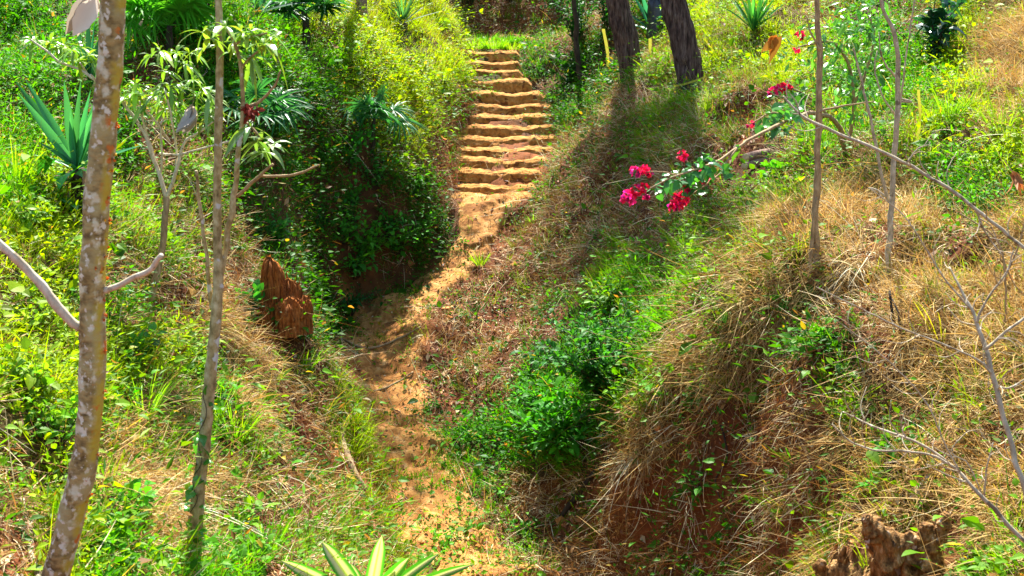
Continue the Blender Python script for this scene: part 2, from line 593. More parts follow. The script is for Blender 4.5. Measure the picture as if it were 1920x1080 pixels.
def trunk_mat():
    """foreground trunk: brown bark, pale lichen blotches, yellow and orange lichen along its right side"""
    m, nt, N, L = newmat('lichen_bark')
    out = N.new('ShaderNodeOutputMaterial')
    pr = N.new('ShaderNodeBsdfPrincipled')
    pr.inputs['Roughness'].default_value = .9
    tc = N.new('ShaderNodeTexCoord')

    def noise(scale, loc, stretch=(1, 1, 1), det=5):
        mp = N.new('ShaderNodeMapping')
        mp.inputs['Scale'].default_value = stretch
        mp.inputs['Location'].default_value = loc
        L.new(tc.outputs['Object'], mp.inputs[0])
        n = N.new('ShaderNodeTexNoise')
        n.inputs['Scale'].default_value = scale
        n.inputs['Detail'].default_value = det
        L.new(mp.outputs[0], n.inputs[0])
        return n.outputs[0]

    def rng(s, a, b):
        r = N.new('ShaderNodeMapRange')
        r.inputs[1].default_value = a
        r.inputs[2].default_value = b
        L.new(s, r.inputs[0])
        return r.outputs[0]

    def mix(f, a, b):
        x = N.new('ShaderNodeMix')
        x.data_type = 'RGBA'
        L.new(f, x.inputs[0])
        if isinstance(a, tuple):
            x.inputs[6].default_value = (*a, 1)
        else:
            L.new(a, x.inputs[6])
        x.inputs[7].default_value = (*b, 1)
        return x.outputs[2]

    def mul(a, b):
        x = N.new('ShaderNodeMath')
        x.operation = 'MULTIPLY'
        L.new(a, x.inputs[0])
        L.new(b, x.inputs[1])
        return x.outputs[0]
    bark = noise(30, (0, 0, 0), (1, 1, 1.6))
    c = mix(rng(bark, .35, .65), (.10, .065, .016), (.36, .26, .085))
    c = mix(rng(noise(9, (3, 1, 2), (1, 1, .8)), .45, .62), c, (.36, .31, .13))
    c = mix(rng(noise(17, (8, 4, 1), (1, 1, .9), 6), .54, .62), c, (.54, .51, .33))
    c = mix(rng(noise(34, (2, 9, 4), (1, 1, .9), 6), .58, .63), c, (.60, .58, .44))
    sx = N.new('ShaderNodeSeparateXYZ')
    L.new(tc.outputs['Normal'], sx.inputs[0])
    side = rng(sx.outputs[0], .25, .75)
    c = mix(mul(side, rng(noise(12, (5, 5, 5), (1, 1, .7), 7), .47, .58)), c, (.42, .33, .03))
    c = mix(mul(side, rng(noise(16, (1, 7, 3), (1, 1, .9)), .62, .66)), c, (.50, .15, .015))
    L.new(c, pr.inputs['Base Color'])
    bp = N.new('ShaderNodeBump')
    bp.inputs['Strength'].default_value = .7
    bp.inputs['Distance'].default_value = .012
    L.new(bark, bp.inputs['Height'])
    L.new(bp.outputs[0], pr.inputs['Normal'])
    L.new(pr.outputs[0], out.inputs[0])
    return m


M = {}
M['leaf'] = leaf_mat('ground_cover_leaf', .5, .5, .13, (1.35, 1.2, .3))
M['grass'] = leaf_mat('grass_blade', .5, .5, .15, (1.35, 1.2, .3))
M['straw'] = leaf_mat('dry_straw', .6, .25, .12, (1.15, 1.0, .7))
M['litter'] = leaf_mat('dry_leaf_litter', .6, .2, .3, (1.2, .9, .5))
M['glossy'] = leaf_mat('glossy_leaf', .28, .4, .5)
M['strap'] = leaf_mat('strap_leaf', .42, .45, .25)
M['bract'] = leaf_mat('flower_bract', .5, .5, .3, (1.2, .8, .9))
M['dead'] = leaf_mat('dead_leaf', .7, .25, .25, (1.1, 1., .9))
M['soil'] = tex_mat('hillside_soil', [(.25, (.45, .42, .40)), (.5, (.9, .88, .85)), (.78, (1.5, 1.45, 1.35))], 7, .95, .8, use_col=True, dist=.04)
M['earth'] = tex_mat('trodden_earth', [(.25, (.16, .062, .013)), (.42, (.31, .125, .026)), (.57, (.43, .21, .056)), (.74, (.60, .38, .16))], 6, .95, .9, dist=.04, spots=[((.24, .095, .020), 3.2, .55), ((.10, .045, .012), 14, .64)])
M['step'] = tex_mat('step_earth', [(.28, (.13, .046, .009)), (.46, (.35, .150, .028)), (.60, (.46, .225, .055)), (.78, (.58, .33, .11))], 9, .95, 1., dist=.06, spots=[((.15, .055, .012), 7, .60), ((.10, .04, .01), 26, .66)])
M['lichen'] = trunk_mat()
M['sapling'] = tex_mat('sapling_bark', [(.3, (.12, .085, .03)), (.5, (.32, .25, .11)), (.7, (.50, .43, .25))], 26, .85, .5, (1, 1, .6), spots=[((.46, .46, .42), 12, .60)], dist=.006)
M['pale'] = tex_mat('pale_bark', [(.3, (.34, .27, .17)), (.55, (.56, .49, .36)), (.75, (.68, .62, .50))], 30, .75, .3, (1, 1, .5), spots=[((.20, .15, .09), 9, .62), ((.08, .06, .04), 30, .66)], dist=.008)
M['tan'] = tex_mat('tan_bark', [(.3, (.16, .10, .045)), (.55, (.32, .22, .11)), (.75, (.48, .37, .22))], 34, .8, .5, (1, 1, .35), dist=.005)
M['grey'] = tex_mat('grey_twig_bark', [(.3, (.20, .15, .09)), (.55, (.40, .33, .22)), (.75, (.56, .49, .36))], 30, .8, .6, (1, 1, .5), spots=[((.16, .12, .07), 10, .60), ((.62, .56, .44), 22, .64)], dist=.006)
M['pine'] = tex_mat('pine_bark', [(.32, (.012, .007, .006)), (.46, (.065, .036, .028)), (.58, (.13, .078, .062)), (.75, (.25, .18, .15))], 24, .95, 1.0, (1, 1, .16), dist=.05)
M['dark'] = tex_mat('dark_bark', [(.3, (.015, .010, .007)), (.7, (.07, .05, .03))], 20, .9, .6, (1, 1, .4))
M['rust'] = tex_mat('rusty_fibre', [(.32, (.05, .014, .004)), (.48, (.28, .088, .016)), (.66, (.46, .18, .045))], 26, .95, 1.0, (2.6, 2.6, .3), dist=.03)
M['rotten'] = tex_mat('rotten_wood', [(.30, (.018, .009, .004)), (.43, (.13, .060, .016)), (.56, (.30, .155, .045)), (.72, (.56, .42, .24))], 26, .9, 1.0, (1, 1, .45), spots=[((.42, .36, .28), 16, .64)], dist=.03)
M['log'] = tex_mat('cut_log_bark', [(.3, (.14, .08, .06)), (.6, (.30, .19, .14)), (.8, (.45, .33, .26))], 18, .85, .7, (1, 1, 1))
M['wood'] = tex_mat('cut_wood', [(.3, (.42, .27, .12)), (.7, (.62, .45, .25))], 20, .8, .3)


def plain(name, c, rough=.5, trans=0.):
    m, nt, N, L = newmat(name)
    out = N.new('ShaderNodeOutputMaterial')
    pr = N.new('ShaderNodeBsdfPrincipled')
    pr.inputs['Roughness'].default_value = rough
    no = N.new('ShaderNodeTexNoise')
    no.inputs['Scale'].default_value = 18
    rp = N.new('ShaderNodeMix')
    rp.data_type = 'RGBA'
    rp.inputs[6].default_value = (c[0] * .75, c[1] * .75, c[2] * .75, 1)
    rp.inputs[7].default_value = (min(1, c[0] * 1.2), min(1, c[1] * 1.2), min(1, c[2] * 1.2), 1)
    L.new(no.outputs[0], rp.inputs[0])
    L.new(rp.outputs[2], pr.inputs['Base Color'])
    if trans:
        tr = N.new('ShaderNodeBsdfTranslucent')
        L.new(rp.outputs[2], tr.inputs[0])
        mx = N.new('ShaderNodeMixShader')
        mx.inputs[0].default_value = trans
        L.new(pr.outputs[0], mx.inputs[1])
        L.new(tr.outputs[0], mx.inputs[2])
        L.new(mx.outputs[0], out.inputs[0])
    else:
        L.new(pr.outputs[0], out.inputs[0])
    return m


M['tape'] = plain('yellow_tape', (.55, .50, .05), .45, .3)
M['wrap'] = plain('black_plastic', (.012, .014, .022), .35)

# ------------------------------------------------------------------ what grows where on the hillside
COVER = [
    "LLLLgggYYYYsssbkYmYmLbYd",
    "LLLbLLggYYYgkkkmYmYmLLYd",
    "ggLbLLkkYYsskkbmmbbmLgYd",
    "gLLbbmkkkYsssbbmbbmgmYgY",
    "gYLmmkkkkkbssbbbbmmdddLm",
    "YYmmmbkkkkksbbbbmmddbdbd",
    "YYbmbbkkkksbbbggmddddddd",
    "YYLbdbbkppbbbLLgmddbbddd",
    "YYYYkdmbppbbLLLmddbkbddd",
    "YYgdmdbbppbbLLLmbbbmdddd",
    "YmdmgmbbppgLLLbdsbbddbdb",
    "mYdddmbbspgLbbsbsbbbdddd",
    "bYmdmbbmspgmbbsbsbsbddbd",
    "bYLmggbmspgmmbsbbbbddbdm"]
assert all(len(r) == 24 for r in COVER), [len(r) for r in COVER]
#          cover grass straw litter  leaf colour          grass colour         soil tint, darkened under plants as shaded gaps
TYPES = {
    'L': (1.45, .55, .05, .10, (.062, .270, .004), (.10, .36, .004), (.060, .040, .010)),
    'Y': (1.45, 1.5, .14, .12, (.270, .430, .004), (.34, .50, .004), (.090, .062, .014)),  # sunny banks: the brightness of sunlit leaves is put into these colours
    'g': (.90, 1.7, .08, .08, (.085, .320, .004), (.14, .42, .004), (.060, .042, .010)),
    'd': (.17, .32, 1.40, .45, (.120, .260, .005), (.22, .31, .008), (.11, .055, .015)),
    'b': (.18, .13, .32, 1.8, (.055, .190, .006), (.12, .23, .008), (.13, .038, .010)),
    's': (.12, .12, .18, 1.0, (.065, .230, .006), (.14, .28, .006), (.16, .050, .011)),
    'm': (.85, .85, .55, .40, (.130, .330, .005), (.23, .42, .006), (.085, .048, .012)),
    'k': (1.9, .25, .03, .25, (.045, .190, .006), (.08, .26, .006), (.09, .036, .009)),  # shaded slopes: the shade is put into the darker leaf and grass colours
    'p': (.35, 1.1, .10, 1.2, (.130, .290, .005), (.22, .38, .005), (.36, .155, .036)),
}
KEYS = list(TYPES)
TAB = np.array([np.concatenate([[*t[:4]], t[4], t[5], t[6]]) for t in (TYPES[k] for k in KEYS)])
GRID = np.array([[KEYS.index(c) for c in r] for r in COVER])


def cover(x, y, z):
    """blend of the planting types at ground points; the borders wander"""
    u, v = proj(x, y, z)
    wob = 34
    u = u + wob * vn(x, y, .55, 21) + 16 * vn(x, y, .2, 22)
    v = v + wob * vn(x, y, .5, 23) + 16 * vn(x, y, .2, 24)
    gu = np.clip(u / 80 - .5, 0, 22.999)
    gv = np.clip(v / 80 - .5, 0, 12.999)
    i0 = np.floor(gu).astype(int)
    j0 = np.floor(gv).astype(int)
    fu = sstep(.2, .8, gu - i0)[:, None]
    fv = sstep(.2, .8, gv - j0)[:, None]
    return (TAB[GRID[j0, i0]] * (1 - fu) + TAB[GRID[j0, i0 + 1]] * fu) * (1 - fv) + (TAB[GRID[j0 + 1, i0]] * (1 - fu) + TAB[GRID[j0 + 1, i0 + 1]] * fu) * fv


# ------------------------------------------------------------------ the ground sheet
GS = .06
gx = np.arange(-13, 13 + GS / 2, GS)
gy = np.arange(1.0, 33 + GS / 2, GS)
ox = 13 + np.cumsum(.12 * 1.35 ** np.arange(22))
oy = 33 + np.cumsum(.12 * 1.35 ** np.arange(22))
oyn = 1.0 - np.cumsum(.12 * 1.35 ** np.arange(22))
AX = np.concatenate([-ox[::-1], gx, ox])
AY = np.concatenate([oyn[::-1], gy, oy])
XX, YY = np.meshgrid(AX, AY, indexing='xy')
xf, yf = XX.ravel(), YY.ravel()
cxl = np.clip(xf, -13, 13)
cyl = np.clip(yf, 1.0, 35)
ZZ = height(cxl, cyl)
ex = np.maximum(np.abs(xf) - 13, 0)
eyp = np.maximum(yf - 35, 0)
eyn = np.maximum(1.0 - yf, 0)
ZZ = ZZ + np.minimum(ex * .25, 14) + np.minimum(eyp * .45, 22) - np.minimum(eyn * .15, 3)
ny, nx = XX.shape
ZG = ZZ.reshape(ny, nx)
PX0, PY0 = len(ox), len(oyn)
ZI = ZG[PY0:PY0 + len(gy), PX0:PX0 + len(gx)]


def hz(x, y):
    """ground height from the built grid"""
    a = np.clip((np.asarray(x) - gx[0]) / GS, 0, len(gx) - 1.001)
    b = np.clip((np.asarray(y) - gy[0]) / GS, 0, len(gy) - 1.001)
    i = a.astype(int)
    j = b.astype(int)
    fa = a - i
    fb = b - j
    return (ZI[j, i] * (1 - fa) + ZI[j, i + 1] * fa) * (1 - fb) + (ZI[j + 1, i] * (1 - fa) + ZI[j + 1, i + 1] * fa) * fb


def hn(x, y, e=.12):
    """upward normal of the ground"""
    dx = (hz(x + e, y) - hz(x - e, y)) / (2 * e)
    dy = (hz(x, y + e) - hz(x, y - e)) / (2 * e)
    return nrm(np.stack([-dx, -dy, np.ones_like(dx)], -1))


cv = cover(xf, np.maximum(yf, 2.5), ZZ)
gc = cv[:, 10:13] * (1 + .25 * vn(xf, yf, .35, 31) + .2 * vn(xf, yf, .12, 32))[:, None]
mb = MB()
ii, jj = np.meshgrid(np.arange(nx - 1), np.arange(ny - 1), indexing='xy')
q = jj * nx + ii
mb.add(np.stack([xf, yf, ZZ], -1), np.stack([q, q + 1, q + nx + 1, q + nx], -1).reshape(-1, 4), None, np.clip(gc, .01, .8))
ground = mb.build('ground', M['soil'])
tag(ground, 'red earth hillside falling into a gully', None, None, 'structure')

# ------------------------------------------------------------------ the trodden path, a sheet laid along the gully floor
ctr = []
NP = 10
for i in range(len(PP) - 1):
    if i >= len(PATHPTS) and i < len(PP) - 3:
        continue
    for k in range(NP * 2):
        ctr.append(PP[i] + (PP[i + 1] - PP[i]) * k / (NP * 2.))


def path_sheet(a, b, name, label):
    pts = np.array([PP[i] + (PP[i + 1] - PP[i]) * k / 32. for i in range(a, b) for k in range(32)])
    for _ in range(14):
        pts[1:-1] = (pts[:-2] + 2 * pts[1:-1] + pts[2:]) / 4
    d = np.gradient(pts[:, :2], axis=0)
    d = d / np.linalg.norm(d, axis=1, keepdims=True)
    nrm2 = np.stack([d[:, 1], -d[:, 0]], -1)
    m = 44
    ts = np.linspace(-1.12, 1.12, m)
    X = pts[:, 0:1] + nrm2[:, 0:1] * ts * pts[:, 3:4]
    Y = pts[:, 1:2] + nrm2[:, 1:2] * ts * pts[:, 3:4]
    e = np.abs(ts)[None] + .16 * vn(X, Y, .4, 41) + .10 * vn(X, Y, .15, 42)
    Z = hz(X, Y) + .022 - .10 * sstep(.62, 1.0, e) + .010 * vn(X, Y, .12, 43) + .028 * np.maximum(0, vn(X, Y, .5, 44))
    n = len(pts)
    jj, ii = np.meshgrid(np.arange(n - 1), np.arange(m - 1), indexing='ij')
    q = jj * m + ii
    mb = MB()
    mb.add(np.stack([X, Y, Z], -1).reshape(-1, 3), np.stack([q, q + 1, q + m + 1, q + m], -1).reshape(-1, 4))
    o = mb.build(name, M['earth'])
    tag(o, label, None, None, 'structure')
    return o


path_sheet(0, len(PATHPTS), 'path', 'bare orange earth footpath winding up the gully')

# ------------------------------------------------------------------ the stairs cut in the earth
st0 = STEPW[0]
stairs = thing('earth_staircase', 'flight of worn orange earth steps cut into the gully at the head of the path', 'stairs', ((st0[0] + st0[1]) / 2, st0[2], st0[3]))
for i, (xl, xr, Y, z) in enumerate(STEPW):
    zp = STEPW[i - 1][3] if i else z - .15
    rise = z - zp
    nextY = STEPW[i + 1][2] if i < NST - 1 else Y + .5
    dep = nextY - Y + .06
    xl2 = xl - .22
    xr2 = xr + .10
    nx_ = 84
    xs = np.linspace(xl2, xr2, nx_)
    i7 = math.sin(i * 2.3) * .12
    prof = np.array([(.00, -rise - .10), (.0, -rise), (.022, -rise * .75), (.045, -rise * .5), (.06, -rise * .28), (.075, -rise * .12), (.10, -.02), (.13, -.005), (.16, .0), (.25, .004), (.33, .006), (dep, .014), (dep + .05, .0), (dep + .06, -rise - .10)])
    V = []
    for k, x in enumerate(xs):
        w = (x - xl) / (xr - xl)
        worn = -.035 * math.exp(-((w - .5 - i7) / .2) ** 2)
        yo = .05 * float(vn(x, Y, .8, 50 + i)) + .03 * float(vn(x, Y, .11, 151 + i)) + .018 * float(vn(x, Y, .05, 351 + i))
        zo = worn + .014 * float(vn(x, Y, .7, 80 + i)) + .008 * float(vn(x, Y, .06, 480 + i)) + .010 * float(vn(x, Y, .13, 280 + i))
        edge = -.10 * max(0, (x - xr) / .10) if x > xr else 0
        for (py, pz) in prof:
            f = 1 if pz > -rise * .6 else .3
            V.append((x, Y + py + yo * (1 if py < .2 else .2) + .022 * float(vn(x * 2, pz * 7 + py * 5, .3, 90 + i)), z + pz + (zo + edge) * f + .013 * float(vn(x * 2, py * 6 + Y, .2, 70 + i))))
    V = np.array(V)
    m = len(prof)
    jj, ii = np.meshgrid(np.arange(nx_ - 1), np.arange(m - 1), indexing='ij')
    q = jj * m + ii
    Q = np.stack([q, q + m, q + m + 1, q + 1], -1).reshape(-1, 4)
    sb = MB()
    sb.add(V, Q)
    sb.build('step', M['step'], stairs)

# ------------------------------------------------------------------ ground plants, grass, straw and litter


CLEAR = []
for (u, v, r, dy) in [(1405, 306, .45, -.25), (1440, 300, .4, -.2), (1700, 1060, .34, -.15), (1590, 1075, .2, -.05), (520, 600, .3, -.25)]:
    q_ = hit(u, v)
    CLEAR.append((q_[0], q_[1] + dy, r))


def sites(per_m2, chan=None, ymin=4.6, ymax=31, over=2.6, boost=None):
    """random ground points inside the wedge of hillside the photograph and a step aside can see"""
    W = .47
    area = W * (ymax ** 2 - ymin ** 2)
    n = int(area * per_m2 * over)
    yy = np.sqrt(RS.uniform(ymin ** 2, ymax ** 2, n))
    xx = RS.uniform(-1, 1, n) * (yy * W + .6)
    zz = hz(xx, yy)
    nn = hn(xx, yy)
    steep = np.clip(1 / nn[:, 2], 1, 4.5)
    u, v = proj(xx, yy, zz)
    k = (v < 1180) & (v > -260)
    # drop the ones that rise in front of the eye from the ground behind the crest only roughly
    c = cover(xx, yy, zz)
    w = c[:, chan] if chan is not None else np.ones(n)
    t, _, hw, _, _, s = path_near(xx, yy)
    on = np.clip((np.abs(t) - hw * .85) / .25, 0, 1)
    if boost is not None:
        w = w * boost(xx, yy)
    over_r = sstep(.0, .7, t / hw) * sstep(7.5, 4., s) * .75
    over_n = sstep(.15, .5, vn(xx, yy, .45, 71)) * .5
    on = np.maximum(on, np.maximum(over_r, over_n * (s < len(PATHPTS))))
    for (px_, py_, pr_) in CLEAR:
        w = w * (1 - .96 * np.exp(-(((xx - px_) ** 2 + (yy - py_) ** 2) / (pr_ * pr_)) ** 2))
    for (px_, py_, pr_, pd_) in PITS:
        w = w * (1 - .85 * np.exp(-(((xx - px_) ** 2 + (yy - py_) ** 2) / (pr_ * pr_ * .55)) ** 2))
    w = w * np.where(on < 1, .30 + .70 * on ** 1.5, 1)
    onstairs = (np.abs(t) < hw + .04) & (s > len(PATHPTS) - .6) & (s < len(PP) - 3.2)
    w = np.where(onstairs, w * .35, w)
    keep = k & (RS.uniform(0, 1, n) < w * steep / over)
    return xx[keep], yy[keep], zz[keep], nn[keep], c[keep], on[keep]


# leafy ground cover: each clump a few stems of small leaves
QUAL = globals().get('QUAL', 1.0)


def patch(x, y):
    return np.clip(.75 + 1.0 * vn(x, y, .8, 61) + .8 * vn(x, y, .28, 62), .03, 2.3)


def ground_cover(per, size, name, label, seed, nl=(5, 10), hmax=.2, big=False, asp=(.42, .75)):
    x, y, z, n, c, on = sites(per, 0, boost=patch, over=6.)
    N = len(x)
    sz = size * np.exp(RS.normal(0, .28, N))
    tall = hmax * np.clip(RS.gamma(2., .3, N), .12, 2.0) * (.4 + .6 * on)
    cnt = RS.randint(nl[0], nl[1], N)
    idx = np.repeat(np.arange(N), cnt)
    T = len(idx)
    hue = jitter((1, 1, 1), N, .40, .20)
    col = c[idx, 4:7] * hue[idx] * np.exp(RS.normal(0, .16, (T, 1)))
    brn = RS.uniform(0, 1, T) < .035
    col[brn] = np.array((.22, .11, .03)) * np.exp(RS.normal(0, .4, (brn.sum(), 1)))
    yel = RS.uniform(0, 1, T) < .03
    col[yel] = np.array((.30, .24, .02)) * np.exp(RS.normal(0, .3, (yel.sum(), 1)))
    r = RS.normal(0, 1, (T, 3))
    r[:, 2] *= .4
    up = nrm(n * .7 + np.array((0, 0, .6)))
    spread = (.6 * tall[idx] + 1.3 * sz[idx])[:, None]
    base = np.stack([x, y, z], -1)[idx] + r * spread * .55 + up[idx] * (tall[idx] * RS.uniform(.1, 1., T))[:, None]
    d = nrm(r * .8 + up[idx] * .25 + rdir(T) * .5)
    nn = nrm(up[idx] + rdir(T) * .55)
    L = sz[idx] * np.exp(RS.normal(0, .25, T))
    mbx = MB()
    if big:
        ribbons(mbx, base, d, nn, L, L * RS.uniform(.45, .75, T), HEART, .25, np.clip(col, .004, .6), .22)
    else:
        kites(mbx, base, d, nn, L, L * RS.uniform(asp[0], asp[1], T), np.clip(col, .004, .6))
    o = mbx.build(name, M['leaf'], smooth=False)
    tag(o, label, 'ground cover', None, 'stuff')
    return T


def grass_stuff(per, name, label):
    x, y, z, n, c, on = sites(per, 1, boost=lambda a, b: np.clip(.6 + 1.1 * vn(a, b, .6, 63) + .5 * vn(a, b, .25, 64), .03, 2.))
    N = len(x)
    cnt = RS.randint(5, 11, N)
    idx = np.repeat(np.arange(N), cnt)
    T = len(idx)
    size = np.exp(RS.normal(0, .3, N))[idx] * (.45 + .55 * on[idx])
    L = .19 * size * np.exp(RS.normal(0, .3, T))
    col = c[idx, 7:10] * jitter((1, 1, 1), N, .22, .14)[idx] * np.exp(RS.normal(0, .15, (T, 1)))
    dry = RS.uniform(0, 1, T) < .10
    col[dry] = np.array((.36, .27, .09)) * np.exp(RS.normal(0, .2, (dry.sum(), 1)))
    base = np.stack([x, y, z], -1)[idx] + RS.normal(0, .022, (T, 3)) * np.array((1, 1, .2)) - np.array((0, 0, .01))
    lean = RS.normal(0, .45, (N, 3))[idx]
    d = nrm(np.array((0, 0, 1.)) + n[idx] * .35 + lean * np.array((1, 1, .2)) + rdir(T) * .35)
    mbx = MB()
    ribbons(mbx, base, d, rdir(T), L, RS.uniform(.005, .011, T), (1., .9, .6, .06), RS.uniform(.05, .75, T), np.clip(col, .004, .6), 0, mid=False)
    o = mbx.build(name, M['grass'], smooth=False)
    tag(o, label, 'grass', None, 'stuff')
    return T


def straw_stuff(per, name, label):
    x, y, z, n, c, on = sites(per, 2, boost=lambda a, b: np.clip(.8 + .9 * vn(a, b, .55, 65) + .4 * vn(a, b, .2, 66), .08, 2.))
    N = len(x)
    cnt = RS.randint(3, 8, N)
    idx = np.repeat(np.arange(N), cnt)
    T = len(idx)
    down = np.array((0, 0, -1.)) + n * n[:, 2:3]
    down = nrm(down + 1e-4) * np.clip(np.linalg.norm(down, axis=1), 0, 1)[:, None]
    cl = nrm(down * 1.0 + rdir(N) * .9)
    d = nrm(cl[idx] * .75 + rdir(T) * .8 + n[idx] * RS.uniform(-.05, .5, T)[:, None])
    L = .16 * np.exp(RS.normal(0, .5, T))
    base = np.stack([x, y, z], -1)[idx] + n[idx] * RS.uniform(-.01, .06, T)[:, None] + RS.normal(0, .03, (T, 3))
    a = np.array([(.50, .345, .12), (.38, .235, .07), (.26, .13, .034), (.64, .52, .30), (.17, .07, .018)])
    pick = np.clip(np.floor(np.abs(RS.normal(0, 1.5, N)) + np.where(c[:, 2] < .8, 1.7, 0.)), 0, 4).astype(int)
    col = a[pick][idx] * np.exp(RS.normal(0, .25, (T, 1)))
    mbx = MB()
    ribbons(mbx, base, d, nrm(n[idx] + rdir(T) * .6), L, RS.uniform(.003, .0075, T), (.7, 1., .9, .7, .2), RS.uniform(.0, .35, T), np.clip(col, .005, .75), 0, mid=False, curl=rdir(T) * RS.uniform(0, .7, T)[:, None])
    o = mbx.build(name, M['straw'], smooth=False)
    tag(o, label, 'dry grass', None, 'stuff')
    return T


def tussocks(per, name, label):
    x, y, z, n, c, on = sites(per, 2, boost=lambda a, b: np.clip(.6 + 1.2 * vn(a, b, .8, 68), .0, 2.))
    k = (c[:, 2] > .42) & (on > .9)
    x, y, z, n, c = x[k], y[k], z[k], n[k], c[k]
    N = len(x)
    cnt = RS.randint(22, 46, N)
    idx = np.repeat(np.arange(N), cnt)
    T = len(idx)
    down = np.array((0, 0, -1.)) + n * n[:, 2:3]
    d = nrm(nrm(down + rdir(N) * .5)[idx] * .6 + rdir(T) * .7 + n[idx] * RS.uniform(.2, .9, T)[:, None])
    L = (.24 * np.exp(RS.normal(0, .3, N)))[idx] * np.exp(RS.normal(0, .35, T))
    base = np.stack([x, y, z], -1)[idx] + RS.normal(0, .04, (T, 3)) * np.array((1, 1, .5))
    a = np.array([(.55, .41, .17), (.44, .30, .11), (.66, .57, .36), (.30, .175, .06), (.30, .27, .07)])
    col = a[RS.choice(5, N, p=(.3, .25, .25, .12, .08))][idx] * np.exp(RS.normal(0, .25, (T, 1)))
    mbx = MB()
    ribbons(mbx, base, d, nrm(n[idx] + rdir(T) * .6), L, RS.uniform(.0035, .008, T), (.8, 1., .95, .75, .45, .1), RS.uniform(.25, .95, T), np.clip(col, .005, .75), 0, mid=False, curl=rdir(T) * RS.uniform(0, .4, T)[:, None])
    o = mbx.build(name, M['straw'], smooth=False)
    tag(o, label, 'dry grass', None, 'stuff')
    return T


def litter_stuff(per, name, label):
    x, y, z, n, c, on = sites(per, 3)
    T = len(x)
    base = np.stack([x, y, z], -1) + n * RS.uniform(.0, .03, T)[:, None]
    t = nrm(np.cross(n, rdir(T)))
    a = np.array([(.34, .13, .04), (.24, .09, .03), (.42, .24, .09), (.16, .07, .03), (.52, .40, .22)])
    col = a[RS.randint(0, 5, T)] * np.exp(RS.normal(0, .25, (T, 1)))
    L = .042 * np.exp(RS.normal(0, .4, T))
    mbx = MB()
    kites(mbx, base, nrm(t + n * RS.uniform(-.05, .4, T)[:, None]), nrm(n + rdir(T) * .4), L, L * RS.uniform(.25, .6, T), np.clip(col, .01, .7), .5)
    o = mbx.build(name, M['litter'], smooth=False)
    tag(o, label, 'leaf litter', None, 'stuff')
    return T


def clods(per, name, label):
    x, y, z, n, c, on = sites(per, None, boost=lambda a, b: np.clip(.5 + 1.2 * vn(a, b, .5, 67), .0, 1.5))
    soil = (c[:, 0] < .55) | (on < .9)
    x, y, z, n = x[soil], y[soil], z[soil], n[soil]
    T = len(x)
    r = .009 * np.exp(RS.normal(0, .72, T))
    o8 = np.array([(1, 0, 0), (0, 1, 0), (-1, 0, 0), (0, -1, 0), (0, 0, 1), (0, 0, -1.)])
    V = np.stack([x, y, z], -1)[:, None] + o8[None] * r[:, None, None] * RS.uniform(.5, 1.3, (T, 6, 1)) + RS.normal(0, .25, (T, 6, 3)) * r[:, None, None]
    f = np.array([(0, 1, 4), (1, 2, 4), (2, 3, 4), (3, 0, 4), (1, 0, 5), (2, 1, 5), (3, 2, 5), (0, 3, 5)])
    mbx = MB()
    mbx.add(V.reshape(-1, 3), None, (np.arange(T)[:, None, None] * 6 + f[None]).reshape(-1, 3), np.repeat(np.clip(jitter((.32, .145, .045), T, .6, .2), .02, .7), 6, axis=0))
    o = mbx.build(name, M['soil'], smooth=False)
    tag(o, label, 'soil', None, 'stuff')
    return T


ct = [clods(330 * QUAL, 'earth_clods', 'crumbled clods of orange earth'),
      ground_cover(320 * QUAL, .034, 'ground_cover', 'small leaved creeping weeds covering the banks of the gully', 1),
      ground_cover(52 * QUAL, .060, 'broad_leaved_ground_cover', 'broader leaved weeds standing among the creeping ones', 2, (4, 8), .3, True),
      ground_cover(70 * QUAL, .062, 'narrow_leaved_ground_cover', 'narrow leaved herbs standing in loose sprigs on the banks', 3, (6, 12), .34, asp=(.13, .26)),
      grass_stuff(250 * QUAL, 'grass', 'green grass growing over the banks'),
      straw_stuff(800 * QUAL, 'dry_grass', 'matted dry straw hanging over the right bank and the mounds'),
      tussocks(20 * QUAL, 'dry_grass_tussocks', 'long bleached grass drooping downhill from its tussocks'),
      litter_stuff(330 * QUAL, 'fallen_leaves', 'brown dead leaves lying on the earth')]
print('STUFF', ct)

# ------------------------------------------------------------------ helpers for single plants


def U(pts, Y0, Y1=None):
    """picture points (u, v, width) carried on an upright sheet of depth Y0..Y1"""
    n = len(pts)
    out, rad = [], []
    for i, p in enumerate(pts):
        Y = p[3] if len(p) > 3 else (Y0 if Y1 is None else Y0 + (Y1 - Y0) * i / (n - 1))
        out.append(P(p[0], p[1], Y))
        rad.append(p[2] * Y / F / 2)
    return np.array(out), np.array(rad)


def along(pts, k, rs, lo=.2):
    L = smooth_line(pts, 8)
    t = rs.uniform(lo, 1, k) * (len(L) - 1)
    i = np.minimum(t.astype(int), len(L) - 2)
    f = (t - i)[:, None]
    return L[i] * (1 - f) + L[i + 1] * f, nrm(L[i + 1] - L[i])


def leaves_on(mb, pts, k, size, col, rs, lo=.25, aspect=.4, prof=LEAF, droop=.35, spread=.03, updir=.4, hue=.12, fold=.2, out=.8):
    p, t = along(pts, k, rs, lo)
    r = rdir(k, rs)
    d = nrm(r * out + t * .5 + np.array((0, 0, updir)))
    L = size * np.exp(rs.normal(0, .25, k))
    ribbons(mb, p + r * spread, d, nrm(np.array((0, 0, 1.)) + rdir(k, rs) * .5), L, L * aspect, prof, droop * np.exp(rs.normal(0, .4, k)), np.clip(jitter(col, k, .22, hue, rs), .003, .75), fold)


